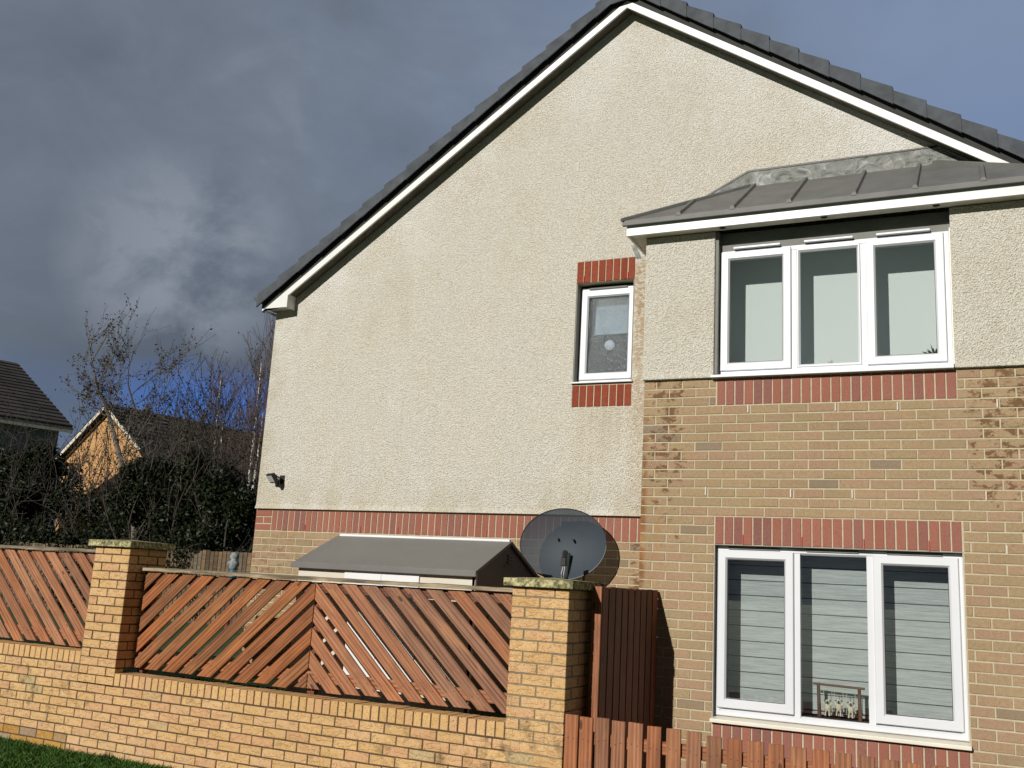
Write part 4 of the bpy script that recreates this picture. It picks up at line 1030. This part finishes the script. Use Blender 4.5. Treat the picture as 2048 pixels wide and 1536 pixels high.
e2 = Vector((.30, .953, 0)).normalized(); g2 = Vector((.953, -.30, 0)).normalized()
cor = CAM + (Vector((-19.226, 10, 3.008))-CAM)*1.25; h2, rs2 = 5.6, 2.75
apx = cor - g2*h2 + Vector((0, 0, rs2))
nb2, F2 = nb_house('neighbour_house', 'shaded pale rendered house with mossy dark tile roof at the left edge', apx, -e2, h2, 14, rs2, -1.9, M['nb_wall'], M['nb_tile'], rows=18)
# its window, dark with a white frame, and brick base
def F2b(a, b, z): return cor + e2*a + g2*b + Vector((0, 0, z))
mb = MB()
for a, b in ((-4.9, -3.55),):
    mb.hexa([F2b(a, -.27, -1.9), F2b(b, -.27, -1.9), F2b(b, -.20, -1.9), F2b(a, -.20, -1.9), F2b(a, -.27, -.45), F2b(b, -.27, -.45), F2b(b, -.20, -.45), F2b(a, -.20, -.45)])
wn = link('window', mb, M['white'], nb2)
mb = MB()
for a, b in ((-4.82, -4.28), (-4.2, -3.64)): mb.hexa([F2b(a, -.22, -1.82), F2b(b, -.22, -1.82), F2b(b, -.19, -1.82), F2b(a, -.19, -1.82), F2b(a, -.22, -.53), F2b(b, -.22, -.53), F2b(b, -.19, -.53), F2b(a, -.19, -.53)])
link('pane', mb, M['void'], wn)

# ================================================================== SHRUBS AND TREES
def leaf(mb, c, s, rng):
    a = rng.uniform(0, 6.283); t = math.acos(rng.uniform(-1, 1)); d = Vector((math.sin(t)*math.cos(a), math.sin(t)*math.sin(a), math.cos(t)))
    n = d.orthogonal().normalized(); n.rotate(Matrix.Rotation(rng.uniform(0, 6.28), 3, d)); w = s*.24
    mb.v += [c-d*s*.5, c+n*w, c+d*s*.5, c-n*w]; b = len(mb.v)-4; mb.f.append((b, b+1, b+2, b+3)); mb.mi.append(0)
def grow(mb, lm, p, d, L, r, depth, rng, spread=.5, up=.15, leafs=0, lsize=.07, steps=5, wig=.16, minr=.004, kids=(2, 4)):
    pts = [p.copy()]; rad = [r]; q = p.copy(); dd = d.copy()
    for i in range(steps):
        dd = (dd + Vector((rng.gauss(0, wig), rng.gauss(0, wig), rng.gauss(0, wig)+up))).normalized()
        q = q + dd*(L/steps); pts.append(q.copy()); rad.append(max(minr, r*(1-.75*(i+1)/steps)))
        if leafs and (depth <= 1):
            for _ in range(leafs):
                if rng.random() < .7: leaf(lm, q+Vector((rng.gauss(0, .04), rng.gauss(0, .04), rng.gauss(0, .04))), lsize*rng.uniform(.6, 1.2), rng)
    mb.tube(pts, rad, 4 if r < .03 else 6, False)
    if depth > 0:
        for _ in range(rng.randint(*kids)):
            i = rng.randint(1, steps); base = pts[i]; dr = (pts[i]-pts[i-1]).normalized()
            nd = (dr + Vector((rng.gauss(0, spread), rng.gauss(0, spread), rng.gauss(0, spread)))).normalized()
            grow(mb, lm, base, nd, L*rng.uniform(.5, .8), max(minr, rad[i]*.65), depth-1, rng, spread, up, leafs, lsize, steps, wig, minr, kids)
GR = 'garden shrubs beyond the back fence'
def shrub(label, c, w, h, dens, seed, twigs=14, twigL=1.6, dpt=1.6, gr=GR, leafmat='leaf', leafz=(.0, 1.0), lean=0.0):
    rng = random.Random(seed); t = thing('shrub', label, 'shrub', c, gr); c = Vector(c)
    mb = MB(); lm = MB(); lobes = []
    for k in range(20):
        lobes.append((Vector((rng.uniform(-.8, .8)*w/2, rng.uniform(-.6, .6)*dpt/2, h*rng.uniform(.15, .86))), rng.uniform(.22, .36)*w*.62))
    n = int(dens*2.3)
    for k in range(n):
        lc, lr = rng.choice(lobes)
        v = Vector((rng.gauss(0, 1), rng.gauss(0, 1), rng.gauss(0, 1))).normalized()*lr*rng.uniform(.25, 1.05)**.5
        q = lc+Vector((v.x, v.y*.8, v.z*.85))
        if q.z < 0: q.z = abs(q.z)*.5
        # clusters of leaves
        cc = c+q
        for _ in range(4): leaf(lm, cc+Vector((rng.gauss(0, .05), rng.gauss(0, .05), rng.gauss(0, .05))), rng.uniform(.07, .125), rng)
    for k in range(5):
        d = Vector((rng.uniform(-.6, .6), rng.uniform(-.4, .4), 1)).normalized()
        grow(mb, lm, c+Vector((rng.uniform(-.3, .3)*w, rng.uniform(-.2, .2), 0)), d, h*.8, .035, 2, rng, .5, .05, 0, kids=(2, 3))
    for k in range(twigs):
        b = c+Vector((rng.uniform(-.5, .5)*w, rng.uniform(-.4, .4)*dpt, h*rng.uniform(.45, .85)))
        d = Vector((rng.uniform(-.5, .5)+lean, rng.uniform(-.3, .3), 1)).normalized()
        grow(mb, lm, b, d, twigL*rng.uniform(.6, 1.1), .016, 2, rng, .55, .08, 1, .07, 5, .14, .0045, (2, 3))
    link('branches', mb, M['bark_dark'], t); link('foliage', lm, M[leafmat], t); return t
G0 = -1.5
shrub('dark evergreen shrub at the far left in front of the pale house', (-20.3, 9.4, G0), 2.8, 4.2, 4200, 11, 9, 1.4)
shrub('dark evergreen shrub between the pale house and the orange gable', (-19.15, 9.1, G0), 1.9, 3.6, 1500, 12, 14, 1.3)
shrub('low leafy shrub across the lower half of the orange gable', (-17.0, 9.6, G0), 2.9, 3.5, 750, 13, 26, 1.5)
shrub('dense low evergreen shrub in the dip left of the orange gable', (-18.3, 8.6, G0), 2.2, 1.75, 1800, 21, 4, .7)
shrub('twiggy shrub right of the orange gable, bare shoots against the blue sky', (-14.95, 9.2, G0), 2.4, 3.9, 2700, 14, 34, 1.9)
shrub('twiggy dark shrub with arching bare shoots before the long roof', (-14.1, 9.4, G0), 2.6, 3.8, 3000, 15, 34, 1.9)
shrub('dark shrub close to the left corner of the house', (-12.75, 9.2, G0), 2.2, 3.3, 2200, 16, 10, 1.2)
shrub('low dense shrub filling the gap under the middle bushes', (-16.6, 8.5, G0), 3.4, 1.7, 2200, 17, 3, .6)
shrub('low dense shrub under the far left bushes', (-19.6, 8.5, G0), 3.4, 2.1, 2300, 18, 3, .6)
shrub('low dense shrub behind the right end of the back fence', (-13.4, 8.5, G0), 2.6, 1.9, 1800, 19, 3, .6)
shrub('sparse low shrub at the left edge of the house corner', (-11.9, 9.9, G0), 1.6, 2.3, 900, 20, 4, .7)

# tall bare tree: trunk leaning up-left with upright shoots
def tree(name, label, cat, seed, trunk, rads, branches, twigm, trunkm, leafs, grp=None):
    rng = random.Random(seed); t = thing(name, label, cat, trunk[0], grp); mb = MB(); lm = MB(); tk = MB()
    tk.tube(trunk, rads, 7); link('trunk', tk, trunkm, t)
    for (p, d, L, r, dp, sp, up) in branches: grow(mb, lm, Vector(p), Vector(d).normalized(), L, r, dp, rng, sp, up, leafs, .075, 6, .12, .0045, (3, 5))
    link('crown', mb, twigm, t)
    if lm.v: link('leaves', lm, M['leaf_dry'] if leafs < 2 else M['leaf'], t)
tk = [(-15.6, 9.3, G0), (-15.9, 9.3, .6), (-16.6, 9.3, 2.0), (-17.2, 9.3, 3.1), (-17.75, 9.3, 3.9), (-18.05, 9.3, 4.5)]
tree('bare_tree', 'tall bare tree leaning left before the orange gable, tallest of the bare trees', 'tree', 31, tk, [.085, .08, .065, .05, .035, .02],
     [(tk[5], (-.5, 0, 1), 1.0, .018, 2, .3, .05), (tk[5], (.15, 0, 1), 1.15, .018, 1, .25, .1), (tk[4], (.55, 0, .8), 1.3, .016, 2, .35, .0), (tk[4], (1, 0, .6), 1.2, .014, 1, .3, .0),
      (tk[4], (-.9, 0, .6), .8, .014, 2, .35, .05), (tk[3], (.5, 0, 1), 1.2, .02, 3, .4, .05), (tk[3], (-.3, .1, 1), 1.0, .02, 3, .4, .05), (tk[3], (-1, 0, .4), 1.2, .016, 3, .4, .05),
      (tk[2], (.9, 0, .8), 1.5, .02, 3, .45, .05), (tk[2], (-.8, 0, .7), 1.3, .02, 3, .45, .05), (tk[2], (.2, 0, 1), 1.3, .02, 3, .45, .05), (tk[1], (.8, 0, 1), 1.6, .02, 3, .45, .05)], M['bark'], M['bark'], 1)
tk = [(-20.4, 12.2, G0), (-20.9, 12.2, 2.0), (-21.5, 12.2, 4.0), (-23.1, 12.2, 4.9)]
tree('bare_sapling', 'thin bare tree showing above the roof edge of the pale house', 'tree', 32, [(-23.6, 17.5, -1.9), (-24.0, 17.5, 3), (-25.6, 17.5, 5.9)], [.08, .06, .03],
     [((-25.6, 17.5, 5.9), (-.3, 0, 1), 1.6, .02, 2, .45, .05), ((-25.4, 17.5, 5.5), (.6, 0, 1), 1.6, .02, 2, .45, .05), ((-25.1, 17.5, 5.2), (1, 0, .7), 1.6, .02, 2, .4, .05)], M['bark_dark'], M['bark_dark'], 1)
# birches beside the house corner
def birch(label, x, y, z0, z1, seed, w, lean=0):
    rng = random.Random(seed); t = thing('birch_tree', label, 'tree', (x, y, z0), 'birch trees beyond the garden')
    H = z1-z0; tk = MB(); pts = [Vector((x+lean*k+rng.gauss(0, .03), y, z0+H*k)) for k in (0, .2, .4, .6, .8, 1)]
    tk.tube(pts, [.085, .075, .06, .045, .028, .01], 7); tk.tube([pts[1]+Vector((.04, 0, 0)), pts[2]+Vector((.14, 0, 0)), pts[3]+Vector((.22, 0, 0)), pts[4]+Vector((.26, 0, 0))], [.05, .045, .03, .01], 6); link('trunk', tk, M['birch'], t)
    mb = MB(); lm = MB()
    for k in range(58):
        f = rng.uniform(.28, .97); p = Vector((x+lean*f, y, z0+H*f)); a = rng.uniform(0, 6.28)
        d = Vector((math.cos(a)*.55, math.sin(a)*.45, 1)).normalized()
        grow(mb, lm, p, d, w*(1.15-f)*rng.uniform(.8, 1.3)+.25, .010, 2, rng, .32, .07, 0, .05, 5, .09, .004, (3, 4))
    link('crown', mb, M['birch_twig'], t)
birch('slim white-stemmed birch touching the left corner of the gable wall', -12.65, 9.8, G0, 4.75, 41, 1.6, .15)
birch('pale upright birch behind the long dark roof, left of the corner birch', -18.0, 15.5, -1.9, 5.9, 42, 1.9, .1)
birch('second pale birch behind the long dark roof, further from the corner', -19.8, 16.0, -1.9, 5.7, 43, 1.9, -.1)

# ================================================================== GRASS BLADES
def blades(name, n, fn, hmin, hmax, label_kind='stuff'):
    mb = MB(); rng = random.Random(hash(name) % 1000 if False else len(name))
    for i in range(n):
        p, nz = fn(rng); h = rng.uniform(hmin, hmax); a = rng.uniform(0, 6.28); w = Vector((math.cos(a), math.sin(a), 0))*.0032
        ln = Vector((rng.gauss(0, .35), rng.gauss(0, .35), 0))*h
        b = len(mb.v); mb.v += [p-w, p+w, p+ln*.5+w*.7+Vector((0, 0, h*.6)), p+ln*1.2+Vector((0, 0, h))]; mb.f.append((b, b+1, b+2, b+3)); mb.mi.append(0)
    tag(link(name, mb, M['grass']), kind='stuff')
blades('grass', 42000, lambda r: (TFW(-2.6+3.9*r.random(), -.02-1.25*r.random()**1.2, -.62), 0), .03, .075)
blades('grass_tufts', 9000, lambda r: ((lambda s: TFW(s, .225+.5*r.random()**1.5, lawn_z(s, .3)-WZ))(-2.6+4.3*r.random())), .03, .07) if False else None
def tuft(rng):
    s = -2.7+2.25*rng.random() if rng.random() < .5 else .25+1.25*rng.random()
    n = .217+.35*rng.random()**1.3; return TFW(s, n, lawn_z(s, n)-WZ), 0
blades('garden_grass', 9000, tuft, .03, .06)
def weedp(rng): return TFW(.09+rng.gauss(0, .035), -.04-abs(rng.gauss(0, .03)), -.62), 0
mb = MB(); rng = random.Random(5)
for i in range(60):
    p = TFW(.09+rng.gauss(0, .03), -.04-abs(rng.gauss(0, .02)), -.62); d = Vector((rng.gauss(0, .5), rng.gauss(0, .3), 1)).normalized(); h = rng.uniform(.05, .1); w = TT*.006
    mb.add([p-w*.4, p+w*.4, p+d*h*.6+w, p+d*h, p+d*h*.6-w], [(0, 1, 2, 3, 4)])
tag(link('weed', mb, M['leaf'], base=TFW(.09, -.05, -.62)), 'small dark green weed at the foot of the yellow brick wall', 'plant')

# ================================================================== SKY (world)
w = bpy.data.worlds.new('World'); sc.world = w; w.use_nodes = True; t = NT(w.node_tree)
bg = t.n['Background']
sky = t.add('ShaderNodeTexSky', sky_type='NISHITA'); sky.sun_disc = False; sky.sun_elevation = sun_el; sky.sun_rotation = sun_az
gen = t.add('ShaderNodeTexCoord').outputs['Generated']; dirv = t.vmath('NORMALIZE', gen); X, Y, Z = t.sep(dirv)
def blob(v, inner, outer):
    v = Vector(v).normalized(); d = t.vmath('DOT_PRODUCT', dirv, tuple(v)); return t.mr(d, math.cos(R(outer)), math.cos(R(inner)))
# cloud texture in direction space, stretched along the horizon
q = t.map(dirv, (1, 1, 1.9)); n1 = t.noise(q, 2.6, 7, .55, .35); n2 = t.noise(t.map(dirv, (1, 1, 1.5), (3, 1, 2)), 7.5, 7, .58, .5)
n3 = t.noise(t.map(dirv, (1, 1, 2.4), (5, 2, 7)), 1.3, 3, .5)
tex = t.math('ADD', t.math('MULTIPLY', n1, .6), t.math('MULTIPLY', n2, .4))
cloud = t.ramp(tex, [(.32, (.125, .150, .190)), (.46, (.155, .184, .232)), (.58, (.188, .22, .275)), (.74, (.28, .315, .37))])
blue = t.ramp(Z, [(.10, (.045, .19, .66)), (.2, (.035, .145, .52)), (.32, (.16, .24, .42)), (.5, (.25, .33, .50)), (.9, (.12, .2, .4))])
# dark slate bank low on the left
darkb = t.math('MULTIPLY', blob((-.66, .71, .235), 3, 15), t.mr(Z, .34, .20))
cloud = t.mix(t.math('MULTIPLY', darkb, .68), cloud, (.062, .072, .10, 1))
n4 = t.noise(t.map(dirv, (1, 1, 1.3), (2, 8, 5)), 9, 9, .62, .25)
patch = t.math('MULTIPLY', blob((-.680, .670, .290), .5, 6.8), t.mr(n4, .40, .58))
cloud = t.mix(t.math('MULTIPLY', patch, .95), cloud, (.30, .33, .39, 1))
patch2 = t.math('MULTIPLY', blob((-.80, .56, .26), 2, 12), t.mr(n1, .35, .6))
cloud = t.mix(t.math('MULTIPLY', patch2, .3), cloud, (.23, .25, .30, 1))
# blue openings: a band near the horizon on the left, haze-thin cloud on the right
edge = t.math('ADD', Z, t.math('MULTIPLY', t.math('SUBTRACT', n2, .5), .05))
op1 = t.math('MULTIPLY', t.mr(edge, .200, .165), t.mr(t.math('ADD', X, t.math('MULTIPLY', n2, .1)), -.70, -.63, .12, 1))
rb = t.math('ADD', X, t.math('MULTIPLY', t.math('SUBTRACT', n1, .5), .9))
op2 = t.mr(rb, -.52, .05, 0, .85)
op = t.math('MAXIMUM', op1, t.math('MULTIPLY', op2, t.mr(Z, .15, .4)))
skyc = t.mix(op, cloud, blue)
nish = t.mix(1.0, sky.outputs[0], (.05, .05, .05, 1), 'MULTIPLY')
skyc = t.mix(.15, skyc, nish)
back = t.mr(Y, .25, -.35)          # unseen sky behind the viewer, dimmed to deepen the shadows
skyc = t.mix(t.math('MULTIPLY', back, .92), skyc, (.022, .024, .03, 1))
side = t.math('MULTIPLY', t.mr(X, .25, .6), .85)      # dimmed the same way off to the right, outside the frame
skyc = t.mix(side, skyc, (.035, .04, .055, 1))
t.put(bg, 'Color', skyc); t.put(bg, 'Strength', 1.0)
